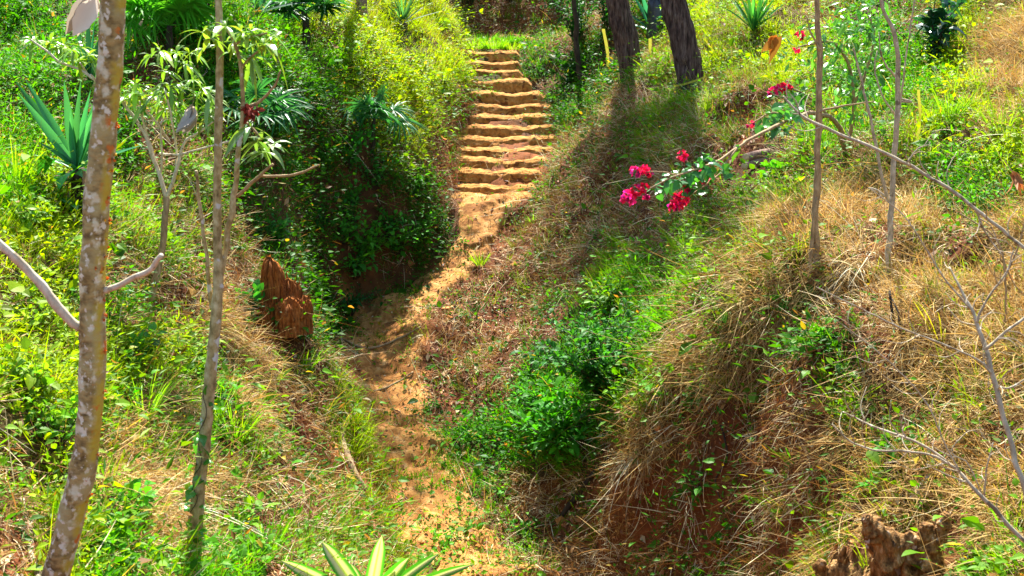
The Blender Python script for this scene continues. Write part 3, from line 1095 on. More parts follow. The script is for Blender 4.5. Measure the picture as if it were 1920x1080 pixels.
def shrub(name, label, cat, base, h, r, stems, nleaf, size, col, seed, group=None, aspect=.45, prof=LEAF, mat='leaf', droop=.3, stem_mat='dark', stem_r=.006, lean=(0, 0), part='foliage', updir=.3, spread=.03):
    rs = np.random.RandomState(seed)
    t = thing(name, label, cat, base, group)
    sm, fm = MB(), MB()
    base = np.asarray(base, float)
    for i in range(stems):
        a = rs.uniform(0, 2 * math.pi)
        rr = r * math.sqrt(rs.uniform(.02, 1))
        hh = h * rs.uniform(.55, 1.05) * (1 - .25 * rr / max(r, .01))
        tip = base + np.array((math.cos(a) * rr + lean[0], math.sin(a) * rr + lean[1], hh))
        mid = base + np.array((math.cos(a) * rr * .35 + lean[0] * .4, math.sin(a) * rr * .35 + lean[1] * .4, hh * .55)) + rs.normal(0, .02 + .03 * r, 3)
        b0 = base + np.array((math.cos(a), math.sin(a), 0)) * min(.06, r * .15)
        b0[2] -= .04
        pts = [b0, mid, tip]
        tube(sm, pts, [stem_r, stem_r * .75, stem_r * .35], 5, (1, 1, 1), 4)
        leaves_on(fm, pts, max(3, int(nleaf / stems)), size, np.asarray(col) * math.exp(rs.normal(0, .15)), rs, .15, aspect, prof, droop, spread, updir)
    sm.build('stem', M[stem_mat], t)
    fm.build(part, M[mat], t, smooth=False)
    return t


def fan_palm(name, label, base, crown, nf, R, col, seed, trunk_r=.05, group='fan palms on the left bank', tilt=.25, seg=22, droop=.35):
    rs = np.random.RandomState(seed)
    t = thing(name, label, 'palm', base, group)
    base = np.asarray(base, float)
    crown = np.asarray(crown, float)
    b = base.copy()
    b[2] -= .1
    tm = MB()
    tube(tm, [b, (b + crown) / 2 + np.array((.01, 0, 0)), crown], [trunk_r * 1.2, trunk_r, trunk_r * .8], 9, bump=.25, seed=seed)
    tm.build('trunk', M['dark'], t)
    for i in range(nf):
        a = 2 * math.pi * i / nf + rs.normal(0, .25)
        el = rs.uniform(-.25, 1.15) + tilt
        d = np.array((math.cos(a) * math.cos(el), math.sin(a) * math.cos(el), math.sin(el)))
        pl = R * rs.uniform(.55, .95)
        hub = crown + d * pl + np.array((0, 0, -.12 * pl))
        fm = MB()
        tube(fm, [crown, crown + d * pl * .5, hub], [.010, .008, .006], 5, np.array(col) * 1.1, 3)
        up = nrm(np.array((0, 0, 1.)) + d * .2 + rs.normal(0, .15, 3))
        s = nrm(np.cross(d, up))
        n = np.cross(s, d)
        k = seg
        ang = np.linspace(-2.25, 2.25, k) + rs.normal(0, .04, k)
        dd = np.cos(ang)[:, None] * d + np.sin(ang)[:, None] * s + n * .12
        L = R * (.72 + .28 * np.cos(ang * .5)) * np.exp(rs.normal(0, .06, k))
        ribbons(fm, np.tile(hub, (k, 1)), dd, n[None] + rs.normal(0, .2, (k, 3)), L, L * .085, (.35, .9, 1., .7, .05), droop * np.exp(rs.normal(0, .25, k)), jitter(col, k, .12, .08, rs), .45)
        fm.build('frond', M['strap'], t, smooth=False)
    return t


def rosette(name, label, cat, base, n, L, W, col, seed, group=None, el=(.3, 1.35), droop=.15, prof=(.5, .85, 1., .8, .45, .03), stem=None, fold=.35, part='leaf', aim=None, mat='strap', edge=None):
    """sword leaved plant: every leaf a part"""
    rs = np.random.RandomState(seed)
    t = thing(name, label, cat, base, group)
    base = np.asarray(base, float)
    c0 = base.copy()
    if stem:
        sm = MB()
        b = base.copy()
        b[2] -= .1
        c0 = base + np.array((0, 0, stem[0]))
        tube(sm, [b, (b + c0) / 2, c0], [stem[1], stem[1] * .95, stem[1] * .8], 10, bump=.35, seed=seed)
        sm.build('stem', M['dark'], t)
    dirs = aim if aim is not None else [None] * n
    for i, tip in enumerate(dirs):
        lm = MB()
        if tip is None:
            a = i * 2.39996 + rs.normal(0, .2)
            e = el[0] + (el[1] - el[0]) * (i + .5) / n + rs.normal(0, .06)
            d = np.array((math.cos(a) * math.cos(e), math.sin(a) * math.cos(e), math.sin(e)))
            LL = L * rs.uniform(.8, 1.1)
            dr = droop * rs.uniform(.5, 1.5)
        else:
            vec = np.asarray(tip) - c0
            dr = droop * rs.uniform(.6, 1.3)
            LL = np.linalg.norm(vec)
            d = nrm(vec + np.array((0, 0, dr * LL)))
            LL = LL * 1.03
        up = np.array((0, 0, 1.)) + rs.normal(0, .1, 3) - .6 * np.array((0, 1., 0)) * abs(d[2])
        ribbons(lm, [c0], [d], [up], [LL], [W * rs.uniform(.85, 1.1)], prof, [dr], jitter(col, 1, .28, .10, rs), fold * 1.5)
        lm.build(part, M[mat], t, smooth=True)
    return t


def ground_at(x, y, dz=0.):
    return np.array((x, y, float(hz(x, y)) + dz))


# ------------------------------------------------------------------ the lichen covered trunk in front
Yt = 4.8
tr_px = [(62, 1240, 62), (105, 1080, 56), (130, 985, 54), (152, 890, 52), (168, 790, 49), (174, 660, 50), (173, 540, 49), (180, 400, 47), (192, 270, 47), (205, 130, 46), (213, 0, 45), (222, -150, 44), (226, -420, 40), (240, -900, 34), (230, -1500, 22)]
tp, tr = U(tr_px, Yt)
b = tp[0].copy()
b[2] = float(hz(b[0], b[1])) - .1
tree = thing('lichen_tree', 'slender leaning tree trunk mottled with white, yellow and orange lichen, nearest the viewer', 'tree', b)
m_ = MB()
tube(m_, np.vstack([b, tp]), np.concatenate([[tr[0] * 1.25], tr]), 20, sm=10, bump=.09, seed=3)
m_.build('trunk', M['lichen'], tree)
for px, c in [([(150, 614, 16), (120, 585, 17), (85, 545, 17), (42, 497, 16), (-5, 452, 15), (-60, 400, 13), (-130, 350, 9)], 0), ([(196, 545, 13), (220, 535, 12), (250, 523, 11), (282, 503, 11), (303, 478, 9)], 1)]:
    p_, r_ = U(px, Yt, Yt - .12)
    m_ = MB()
    tube(m_, p_, r_, 12, sm=8, bump=.06, seed=c)
    m_.build('branch', M['pale'], tree)
m_ = MB()
rs = np.random.RandomState(5)
for k in range(46):                      # lumps of orange lichen on the trunk's right side
    i = rs.uniform(.3, 8.5)
    j = int(i)
    c = tp[j] + (tp[j + 1] - tp[j]) * (i - j)
    r = tr[j]
    a = rs.normal(.15, .5)
    q = c + np.array((math.cos(a), -math.sin(a) * 1., 0)) * r * 1.0 + np.array((0, 0, rs.normal(0, .01)))
    n = 8
    dd = rdir(n, rs) * .7 + np.array((math.cos(a), -math.sin(a), 0))
    ribbons(m_, np.tile(q, (n, 1)) + rdir(n, rs) * .004, dd, rdir(n, rs), rs.uniform(.004, .011, n), .008, (.5, 1., .4), 0, jitter([(.60, .13, .01), (.62, .34, .02)][k % 3 == 0], n, .25, .1, rs), .2)
m_.build('lichen', M['dead'], tree, smooth=False)['kind'] = 'stuff'
# its crown, far above the picture
rs = np.random.RandomState(6)
top = tp[-1]
m_ = MB()
lf = MB()
for k in range(9):
    a = k * 2.4
    st = tp[-3] + (tp[-1] - tp[-3]) * (k / 9.)
    e = st + np.array((math.cos(a) * .9, math.sin(a) * .6, .5 + .25 * (k % 3)))
    tube(m_, [st, (st + e) / 2 + np.array((0, 0, .1)), e], [.018, .012, .005], 6)
    leaves_on(lf, [st, (st + e) / 2 + np.array((0, 0, .1)), e], 26, .11, (.08, .22, .015), rs)
m_.build('limbs', M['pale'], tree)
lf.build('crown', M['leaf'], tree, smooth=False)

# ------------------------------------------------------------------ forked sapling
b = hit(362, 1062)
Ys = b[1]
t = thing('forked_sapling', 'thin grey-brown sapling forking halfway up with vine leaves round its foot', 'tree', b)
p_, r_ = U([(362, 1075, 35), (365, 1010, 32), (371, 930, 29), (381, 850, 26), (391, 745, 25), (399, 660, 24), (407, 570, 23), (409, 500, 19), (407, 400, 16), (409, 260, 16), (412, 120, 15), (411, 40, 14), (408, -60, 13), (412, -250, 11), (405, -500, 7)], Ys, Ys + .3)
m_ = MB()
tube(m_, p_, r_ * .95, 14, sm=8, bump=.10, seed=8)
m_.build('trunk', M['sapling'], t)
rs = np.random.RandomState(9)
lf = MB()
for px in [[(412, 520, 13), (424, 460, 12), (436, 390, 12), (444, 330, 10), (450, 260, 9), (455, 195, 8), (450, 120, 7), (437, 75, 6), (424, 50, 5)],
           [(443, 369, 7), (462, 352, 7), (482, 334, 7), (512, 308, 5)],
           [(487, 330, 5), (525, 330, 5), (560, 325, 4.5), (598, 309, 3)],
           [(456, 205, 6), (478, 195, 6), (500, 180, 5), (516, 158, 4.5), (526, 132, 3)],
           [(398, 580, 9), (392, 530, 8), (384, 450, 7), (374, 385, 7), (368, 320, 6)],
           [(440, 85, 5), (465, 70, 4), (500, 62, 3)], [(452, 130, 5), (470, 108, 4), (495, 85, 3)], [(453, 225, 5), (470, 235, 4), (492, 262, 3)], [(411, 60, 5), (395, 72, 4), (384, 92, 3)]]:
    q_, rr_ = U(px, Ys + .2, Ys + .1)
    m_ = MB()
    tube(m_, q_, rr_, 8, sm=6, bump=.08, seed=4)
    m_.build('branch', M['tan'] if px[0][2] < 9 else M['sapling'], t)


def spray(mb, pts, Y, n, size, col, rs, aspect=.24, sx=16, sy=12):
    """rosettes of pointed drooping leaves at twig ends, given in picture points"""
    for (u, v) in pts:
        c = P(u, v, Y + rs.uniform(-.15, .15))
        d = nrm(rdir(n, rs) * np.array((1, 1, .6)) + np.array((0, 0, .25)))
        L = size * np.exp(rs.normal(0, .2, n))
        ribbons(mb, np.tile(c, (n, 1)), d, np.array((0, 0, 1.)) + rdir(n, rs) * .3, L, L * aspect, LEAF, .55 * np.exp(rs.normal(0, .3, n)), jitter(col, n, .25, .1, rs), .2)


spray(lf, [(424, 50), (440, 78), (465, 70), (478, 62), (500, 62), (515, 72), (495, 85), (470, 58), (452, 62), (384, 92), (395, 72), (380, 60), (436, 100), (472, 108)], Ys + .1, 10, .115, (.20, .36, .04), rs)
spray(lf, [(470, 238), (492, 262), (500, 285), (480, 265)], Ys + .1, 5, .15, (.15, .28, .05), rs)
lf.build('foliage', M['glossy'], t, smooth=False)
m_ = MB()
rs = np.random.RandomState(14)
cc = P(470, 207, Ys + .15)
n = 46
ribbons(m_, cc + rdir(n, rs) * .03, rdir(n, rs), rdir(n, rs), rs.uniform(.03, .07, n), .03, LEAF, .3, jitter((.20, .03, .02), n, .4, .2, rs), .4)
tag(m_.build('dried_flower_head', M['dead'], None, smooth=False, origin=cc), 'dry red-brown clump caught in the fork of the thin sapling', 'dried flowers')
# vine climbing the sapling's foot
rs = np.random.RandomState(10)
v_ = thing('climbing_vine', 'heart leaved green vine climbing the foot of the forked sapling', 'vine', b)
vp = []
for k in range(24):
    i = k / 23. * 4.2
    j = int(i)
    c = p_[j] + (p_[j + 1] - p_[j]) * (i - j)
    a = -1.9 + .5 * math.sin(k * 1.3)
    vp.append(c + np.array((math.cos(a), math.sin(a), 0)) * (r_[j] + .006))
m_ = MB()
tube(m_, vp, [.0025] * len(vp), 5, sm=3)
m_.build('stem', M['dark'], v_)
m_ = MB()
leaves_on(m_, vp, 46, .065, (.05, .21, .015), rs, 0, .75, HEART, .5, .03, -.1, .1, .2)
m_.build('foliage', M['glossy'], v_, smooth=False)

# ------------------------------------------------------------------ pale branching young tree behind
b = hit(272, 612)
Yy = b[1]
t = thing('young_tree', 'pale crooked young tree with pointed drooping leaves between the two slender trunks', 'tree', b)
m_ = MB()
p_, r_ = U([(268, 622, 19), (283, 570, 15), (295, 510, 13), (306, 450, 12), (312, 400, 11), (312, 368, 11)], Yy)
tube(m_, p_, r_, 10, sm=6, bump=.12, seed=2)
m_.build('trunk', M['tan'], t)
lf = MB()
for px in [[(312, 370, 9), (300, 335, 8), (288, 300, 7), (272, 255, 6), (248, 215, 6), (228, 190, 6), (185, 155, 6), (150, 132, 5), (112, 115, 5), (82, 92, 4), (57, 74, 3)],
           [(290, 300, 6), (272, 245, 5), (266, 215, 4), (262, 190, 3)], [(312, 372, 8), (325, 335, 7), (340, 285, 6), (352, 262, 5), (378, 245, 4), (405, 225, 3)],
           [(330, 320, 5), (332, 290, 4), (326, 250, 4), (318, 205, 4), (310, 170, 3)], [(300, 335, 5), (304, 300, 4), (303, 250, 4), (302, 228, 3)],
           [(300, 288, 5), (330, 290, 4), (380, 278, 4), (440, 262, 3)], [(318, 265, 4), (290, 225, 4), (270, 205, 3)], [(185, 155, 4), (165, 138, 4), (150, 118, 3)], [(200, 168, 4), (170, 140, 3)]]:
    q_, rr_ = U(px, Yy, Yy - .3)
    k_ = MB()
    tube(k_, q_, rr_, 7, sm=5, seed=1)
    k_.build('branch', M['pale'], t)
rs = np.random.RandomState(12)
spray(lf, [(300, 95), (285, 105), (330, 100), (355, 100), (345, 120), (310, 135), (320, 160), (345, 165), (300, 165), (362, 150), (290, 180), (305, 190), (320, 175), (275, 195), (250, 175), (240, 185), (262, 190), (310, 205), (330, 190), (380, 165), (390, 205), (405, 190),
           (120, 85), (105, 90), (135, 95), (150, 90), (165, 105), (95, 80), (62, 78), (145, 115), (180, 118), (370, 180), (340, 210), (255, 160)], Yy - .15, 13, .14, (.20, .36, .03), rs, .22)
spray(lf, [(505, 275), (385, 215), (400, 208), (393, 175)], Yy - .2, 6, .2, (.16, .26, .06), rs)
lf.build('foliage', M['glossy'], t, smooth=False)


def curled_leaf(name, label, u, v, Y, L, W, col, d, seed, droop=.1, cat='dead leaf', sub=5):
    rs = np.random.RandomState(seed)
    c = P(u, v, Y)
    m_ = MB()
    d = nrm(np.asarray(d, float))
    for k in range(sub):
        ribbons(m_, [c + rs.normal(0, W * .12, 3)], [d + rs.normal(0, .13, 3)], [np.array((.2, -1., .2)) + rs.normal(0, .35, 3)], [L * rs.uniform(.7, 1.)], [W * rs.uniform(.5, .8)], (.1, .5, .82, 1., 1.02, .88, .9, .62, .3, .04), [droop], jitter(col, 1, .4, .12, rs), rs.uniform(-.3, .6), curl=rs.normal(0, .35, (1, 3)))
    ribbons(m_, [c - d * .10], [d], [np.array((0, -1., 0))], [.12], [.006], (1, 1, 1), [0.], (.2, .15, .08), 0)
    return tag(m_.build(name, M['dead'], None, origin=c), label, cat)


curled_leaf('dead_leaf', 'crumpled grey dead leaf hanging at the top edge left of the lichen trunk', 168, -14, 6.5, .22, .15, (.50, .46, .38), (-.45, 0, -1), 1)
curled_leaf('dead_leaf', 'crumpled grey dead leaf hanging in the young tree beside the sapling trunk', 360, 202, Yy - .3, .22, .16, (.42, .38, .32), (-.25, 0, -1), 2)

# ------------------------------------------------------------------ sword leaved plants on the left bank
b = hit(150, 412)
t = rosette('agave', 'large blue-green sword leaved agave behind the lichen trunk with a ragged brown stem', 'agave', b, 0, 1, .09, (.05, .25, .10), 21, 'agaves on the banks',
            stem=(.42, .085), droop=.04, fold=.3, aim=[P(u, v, b[1] + dy) for u, v, dy in [(120, 152, 0), (152, 148, -.1), (170, 168, .1), (132, 205, -.1), (178, 200, -.15), (45, 145, .1), (32, 172, -.1), (28, 150, .2), (205, 195, .1), (268, 272, .0), (70, 265, -.2), (62, 290, .1), (232, 240, .2), (190, 165, .2), (105, 300, -.3), (215, 330, -.2)]])
rs = np.random.RandomState(3)
m_ = MB()
k = 26
a = rs.uniform(0, 6.28, k)
ribbons(m_, b + np.stack([np.cos(a) * .09, np.sin(a) * .09, rs.uniform(.1, .45, k)], -1), np.stack([np.cos(a) * .3, np.sin(a) * .3, -np.ones(k)], -1), np.stack([np.cos(a), np.sin(a), np.zeros(k)], -1), .4, .05, STRAP, .1, jitter((.22, .15, .09), k, .3, .1, rs), .4)
m_.build('dead_leaves', M['dead'], t, smooth=False)
v_ = thing('heart_vine', 'broad heart shaped leaves climbing over the agave stem', 'vine', b + np.array((0, -.15, 0)))
m_ = MB()
vp = [b + np.array(q) for q in ((.05, -.18, -.05), (-.1, -.16, .2), (.02, -.14, .4), (-.15, -.14, .55))]
tube(m_, vp, [.006, .005, .004, .003], 5)
m_.build('stem', M['dark'], v_)
m_ = MB()
leaves_on(m_, vp, 17, .17, (.03, .20, .02), rs, 0, .8, HEART, .55, .05, 0, .1, .15)
m_.build('foliage', M['glossy'], v_, smooth=False)

b = hit(172, 165)
rosette('agave', 'dark narrow agave half hidden behind the lichen trunk near its top', 'agave', b, 0, 1, .09, (.015, .10, .055), 22, 'agaves on the banks', droop=.03,
        aim=[P(u, v, b[1] + dy) for u, v, dy in [(143, 45, 0), (165, 25, 0), (178, 38, -.2), (180, 80, -.3), (150, 90, -.2), (190, 60, .2)]])
b = hit(487, 42)
rosette('agave', 'grey-green agave at the top edge between the palms', 'agave', b, 15, .75, .09, (.04, .16, .09), 23, 'agaves on the banks', stem=(.12, .08))
b = hit(756, 66)
rosette('yucca', 'small yucca with stiff upright leaves on the crest of the sunny left bank', 'yucca', b, 26, .72, .045, (.055, .17, .06), 24, None, el=(.35, 1.4), droop=.05, stem=(.20, .09))
b = hit(1412, 72)
rosette('strap_leaved_lily', 'clump of arching strap leaves on the upper right slope', 'lily', b, 22, .85, .055, (.05, .22, .04), 25, None, el=(.75, 1.45), droop=.18, stem=(.06, .07), fold=.25)
b = hit(1222, 78)
rosette('agave', 'blue-green agave in the shade between the two pine trunks', 'agave', b, 14, .85, .10, (.02, .14, .10), 26, 'agaves on the banks', stem=(.15, .08))

# palms
b = hit(312, 118)
fan_palm('fan_palm', 'large bright green fan palm above the young tree', b, P(318, 48, b[1]), 17, .62, (.08, .34, .02), 31, .045)
b = hit(388, 40)
fan_palm('fan_palm', 'fan palm at the top edge behind the sapling trunk', b, b + np.array((0, 0, .5)), 11, .62, (.06, .26, .025), 32, .05)
b = hit(572, 98)
fan_palm('fan_palm', 'dark fan palm on a short trunk at the top of the left bank', b, P(570, 22, b[1]), 13, .5, (.025, .14, .03), 33, .06)
b = hit(695, 285)
fan_palm('fan_palm', 'small drooping fan palm on the shaded face beside the stairs', b, P(702, 222, b[1]), 12, .42, (.04, .20, .06), 34, .03, droop=.5)
b = hit(500, 262)
fan_palm('fan_palm', 'low fan palm with long drooping fronds right of the sapling', b, P(490, 218, b[1]), 9, .5, (.035, .17, .05), 35, .035, droop=.45)

# the variegated plant at the bottom edge
b = hit(690, 1150)
b[2] = float(hz(b[0], b[1]))
Yd = b[1]
t = thing('spider_plant', 'green and white striped strap leaved plant cut by the bottom edge', 'plant', b)
for k, (u, v, w_) in enumerate([(520, 1046, .10), (598, 1006, .12), (718, 992, .11), (772, 1038, .10), (830, 1032, .075), (895, 1054, .07), (560, 1085, .08), (655, 1050, .08), (745, 1065, .09), (805, 1075, .08), (850, 1090, .08), (620, 1095, .08)]):
    tip = P(u, v, Yd - .1 + .2 * math.sin(k * 2.))
    c0 = b + np.array((0, 0, .03))
    for s in range(5):
        pass
    lm = MB()
    vec = tip - c0
    dr = .10
    L = np.linalg.norm(vec) * 1.02
    d = nrm(vec + np.array((0, 0, dr * L)))
    up = np.array((.2 * math.sin(k), -.9, .6))
    up = nrm(up - d * up.dot(d))
    sd = np.cross(d, up)
    n = 12
    ns = 9
    ts = np.linspace(0, 1, n)
    wd = np.interp(ts, [0, .2, .5, .8, .93, 1], [.45, .8, 1, .8, .4, .02])
    V, Cc = [], []
    stripes = [(.04, .26, .02), (.08, .33, .03), (.50, .56, .36), (.60, .62, .46), (.30, .46, .06), (.58, .60, .42), (.50, .56, .34), (.07, .31, .03), (.04, .24, .02)]
    if k in (3, 4, 5):
        stripes = [(.06, .30, .02)] * 3 + [(.5, .56, .36), (.55, .6, .4), (.45, .55, .2)] + [(.06, .30, .02)] * 3
    for i, s in enumerate(ts):
        c = c0 + d * L * s + np.array((0, 0, -dr * L * s * s))
        for j in range(ns):
            x = (j / (ns - 1) - .5)
            V.append(c + sd * x * w_ * wd[i] + up * (w_ * .5 * wd[i] * abs(x)))
            Cc.append(stripes[j])
    jj, ii = np.meshgrid(np.arange(n - 1), np.arange(ns - 1), indexing='ij')
    q = jj * ns + ii
    lm.add(np.array(V), np.stack([q, q + 1, q + ns + 1, q + ns], -1).reshape(-1, 4), None, np.array(Cc))
    lm.build('leaf', M['strap'], t)

# ------------------------------------------------------------------ stumps
b = hit(515, 600)
t = thing('fibrous_stump', 'rust-brown fibrous stump on the left mound above the path', 'stump', b)
rs = np.random.RandomState(41)


def lobe(mb, c, rx, ry, h, seed, ns=22, nz=14, top=.35, rag=.2, lean=(0, 0), fib=0., jag=.10):
    V = []
    a = np.arange(ns) / ns * 2 * math.pi
    for i in range(nz):
        s = i / (nz - 1)
        k = math.sqrt(max(0, 1 - max(0, (s - (1 - top)) / top) ** 2)) if s > 1 - top else 1
        k *= 1.12 - .15 * s
        z = -.12 + (h + .12) * s
        f = 1 + fib * (np.abs(vn(np.minimum(a, 6.2832 - a) * 5 + seed * 3, np.full(ns, s * .8), .5, seed + 8)) - .4) + rag * vn(a * 2.4 + seed, np.full(ns, s * 1.2 + seed), .55, seed) + .10 * vn(a * 6 + seed, np.full(ns, s * 2.), .45, seed + 1)
        zz = z + (jag * h * vn(a * 3 + seed, np.full(ns, 3.), .7, seed + 2) if s > .5 else 0)
        V.append(np.stack([c[0] + np.cos(a) * rx * k * f + lean[0] * s, c[1] + np.sin(a) * ry * k * f + lean[1] * s, c[2] + zz + 0 * a], -1))
    V = np.vstack(V + [np.array([[c[0] + lean[0], c[1] + lean[1], c[2] + h * 1.0]])])
    ii, jj = np.meshgrid(np.arange(nz - 1), np.arange(ns), indexing='ij')
    j2 = (jj + 1) % ns
    Q = np.stack([ii * ns + jj, ii * ns + j2, (ii + 1) * ns + j2, (ii + 1) * ns + jj], -1).reshape(-1, 4)
    k = np.arange(ns)
    T = np.stack([(nz - 1) * ns + k, (nz - 1) * ns + (k + 1) % ns, np.full(ns, nz * ns)], -1)
    mb.add(V, Q, T)


sc_ = b[1] / F
for (u, v0, rx, h, y, sd_) in [(513, 588, 20, 100, .0, 1), (541, 594, 22, 68, .05, 2), (566, 604, 17, 46, .02, 3), (488, 592, 19, 48, .06, 4), (540, 606, 25, 46, -.14, 5), (500, 602, 20, 42, -.12, 6)]:
    m_ = MB()
    c = P(u, v0, b[1] + .05 + y)
    lobe(m_, c, rx * sc_, rx * sc_ * 1.0, h * sc_, sd_, ns=64, nz=20, top=.22, lean=(.03 * (u - 515) / 60, 0), fib=.35, jag=.22)
    for q_ in range(70):      # loose fibres standing off the lobe
        a = rs.uniform(0, 6.28)
        z0 = rs.uniform(.0, .9) * h * sc_
        ribbons(m_, [c + np.array((math.cos(a) * rx * sc_ * 1.0, math.sin(a) * rx * sc_ * 1.0, z0))], [np.array((math.cos(a) * .25 + rs.normal(0, .12), math.sin(a) * .25, 1.))], [np.array((math.cos(a), math.sin(a), .1))], [rs.uniform(.08, .22)], [rs.uniform(.008, .02)], (.9, 1, .7, .1), [.0], (1, 1, 1), .2)
    m_.build('lobe', M['rust'], t)

b = hit(1730, 1070)
b = P(1700, 1075, b[1] - .15)
s7 = b[1] / F
t = thing('rotten_stump', 'gnarled rotten tree stump with two pale upright prongs at the lower right edge', 'stump', b)
m_ = MB()
cst = P(1705, 1085, b[1])
cst[2] = b[2] - .1
lobe(m_, cst, 62 * s7, 58 * s7, 95 * s7, 9, 80, 30, .3, .45, fib=.35, jag=.25)
m_.build('base', M['rotten'], t)
for px, c in [([(1672, 1050, 70), (1660, 1020, 60), (1645, 996, 48), (1630, 978, 30), (1622, 966, 14)], 1), ([(1735, 1060, 62), (1752, 1025, 46), (1762, 998, 36), (1770, 975, 26), (1776, 962, 16)], 2), ([(1700, 1050, 60), (1712, 1020, 46), (1722, 1004, 28)], 3), ([(1745, 1030, 40), (1735, 1000, 30), (1738, 982, 20)], 4)]:
    p_, r_ = U(px, b[1] - .12)
    m_ = MB()
    tube(m_, p_, r_, 48, sm=14, bump=.36, seed=c * 5, furrow=.22, fk=9)
    m_.build('prong', M['rotten'], t)
b = hit(1585, 1075)
t = thing('broken_stump', 'small jagged broken stump left of the gnarled stump', 'stump', b)
m_ = MB()
cst = P(1590, 1082, b[1])
lobe(m_, cst, 42 * s7, 40 * s7, 42 * s7, 12, 26, 12, .25, .4)
m_.build('base', M['rotten'], t)
for px, c in [([(1578, 1070, 26), (1580, 1045, 20), (1584, 1024, 8)], 1), ([(1608, 1072, 28), (1606, 1040, 20), (1602, 1016, 7)], 2), ([(1545, 1078, 30), (1540, 1060, 24), (1543, 1050, 12)], 3)]:
    p_, r_ = U(px, b[1])
    m_ = MB()
    tube(m_, p_, r_, 12, sm=5, bump=.4, seed=c + 20)
    m_.build('splinter', M['rotten'], t)

# ------------------------------------------------------------------ the pines
for k, (px, lab) in enumerate([([(1198, 175, 56), (1190, 148, 48), (1182, 110, 43), (1171, 60, 42), (1157, 0, 41), (1150, -80, 42), (1135, -260, 38), (1125, -600, 30), (1130, -1000, 16)], 'left one of the two dark pine trunks, its foot free of plastic'),
                               ([(1306, 205, 55), (1300, 182, 50), (1292, 130, 48), (1280, 70, 46), (1262, 0, 45), (1252, -80, 46), (1240, -280, 40), (1228, -640, 30), (1232, -1050, 16)], 'right one of the two dark pine trunks, with black plastic round its foot')]):
    b = hit(px[1][0], px[1][1])
    t = thing('pine_tree', lab, 'tree', b, 'pines on the right bank')
    p_, r_ = U(px, b[1])
    m_ = MB()
    tube(m_, p_, r_, 72, sm=34, bump=.06, seed=k + 30, furrow=.13, fk=16)
    m_.build('trunk', M['pine'], t)
    rs = np.random.RandomState(50 + k)
    lm, nd = MB(), MB()
    L = smooth_line(p_[5:], 8)
    for j in range(40):
        s = L[int(len(L) * (.10 + .86 * j / 40.))]
        a = j * 2.4 + k
        ln = rs.uniform(.9, 1.9) * (1.15 - .8 * j / 34.)
        e = s + np.array((math.cos(a) * ln, math.sin(a) * ln, rs.uniform(-.1, .5)))
        mid = (s + e) / 2 + np.array((0, 0, .12))
        tube(lm, [s, mid, e], [.03, .02, .008], 6, sm=3)
        n = 90
        p2, t2 = along([s, mid, e], n, rs, .3)
        ribbons(nd, p2, nrm(rdir(n, rs) + t2 * .7), rdir(n, rs), rs.uniform(.16, .3, n), .014, BLADE, .2, jitter((.03, .09, .015), n, .3, .1, rs), 0, mid=False)
    lm.build('limbs', M['pine'], t)
    nd.build('needles', M['grass'], t, smooth=False)
    PINE_R = (p_, r_)
b2 = b
# wrap and tapes on the right pine
pa, ra = U([(1300, 176, 55), (1297, 166, 55), (1293, 150, 54)], b2[1])
m_ = MB()
tube(m_, pa, ra * 1.08, 26, sm=5, bump=.05, seed=2, cap=False)
tag(m_.build('plastic_wrap', M['wrap'], None, origin=pa[1]), 'black plastic wrapped round the foot of the right pine trunk', 'plastic wrap')
pa, ra = U([(1294, 153, 56), (1293, 149.5, 56)], b2[1])
m_ = MB()
tube(m_, pa, ra * 1.12, 26, sm=2, bump=.02, seed=3, cap=False)
rs = np.random.RandomState(4)
cb = P(1322, 154, b2[1] - .25)
for i in range(9):
    a = i * .7
    ribbons(m_, [cb], [np.array((math.cos(a), -.4, math.sin(a)))], [rdir(1, rs)[0]], [.085], [.05], (.5, 1, .9, .5), [.1], (1, 1, 1), .3)
ribbons(m_, [cb], [(0, -.1, -1)], [(0, -1, 0)], [.28], [.03], (1, 1, 1, 1), [0], (1, 1, 1), .1)
tag(m_.build('yellow_tape', M['tape'], None, origin=pa[0]), 'yellow tape tied in a bow round the wrapped pine trunk', 'tape')


def strip(u0, v0, u1, v1, Y, w, lab, seed):
    rs = np.random.RandomState(seed)
    m_ = MB()
    a, c = P(u0, v0, Y), P(u1, v1, Y)
    L = smooth_line([a, (a + c) / 2 + rs.normal(0, .02, 3), c], 8)
    n = len(L)
    tw = np.cumsum(rs.normal(0, .25, n))
    s = np.stack([np.cos(tw), np.sin(tw), 0 * tw], -1) * w / 2
    V = np.stack([L - s, L + s], 1).reshape(-1, 3)
    i = np.arange(n - 1) * 2
    m_.add(V, np.stack([i, i + 1, i + 3, i + 2], -1))
    tag(m_.build('yellow_tape', M['tape'], None, origin=a), lab, 'tape')


strip(1131, 54, 1140, 137, hit(1140, 140)[1] - .08, .06, 'hanging strip of yellow tape left of the left pine trunk', 1)
strip(1219, 72, 1221, 130, hit(1221, 132)[1] - .08, .055, 'hanging strip of yellow tape between the two pine trunks', 2)
strip(1722, 168, 1716, 285, hit(1716, 290)[1] - .08, .03, 'pale yellow strip hanging by the thin forked stems on the right slope', 3)
strip(1240, 8, 1238, 26, hit(1238, 60)[1] - .3, .05, 'short yellow tape strip at the top edge beside the right pine', 5)
m_ = MB()
pa, ra = U([(1230, 62, 1), (1228, 30, 1), (1232, -5, 1)], hit(1238, 72)[1])
lobe(m_, pa[0] - np.array((0, 0, .25)), .17, .17, .95, 33, 20, 12, .2, .12)
tag(m_.build('plastic_sack', M['wrap'], None, origin=pa[0]), 'dark plastic sack standing behind the right pine trunk', 'sack')

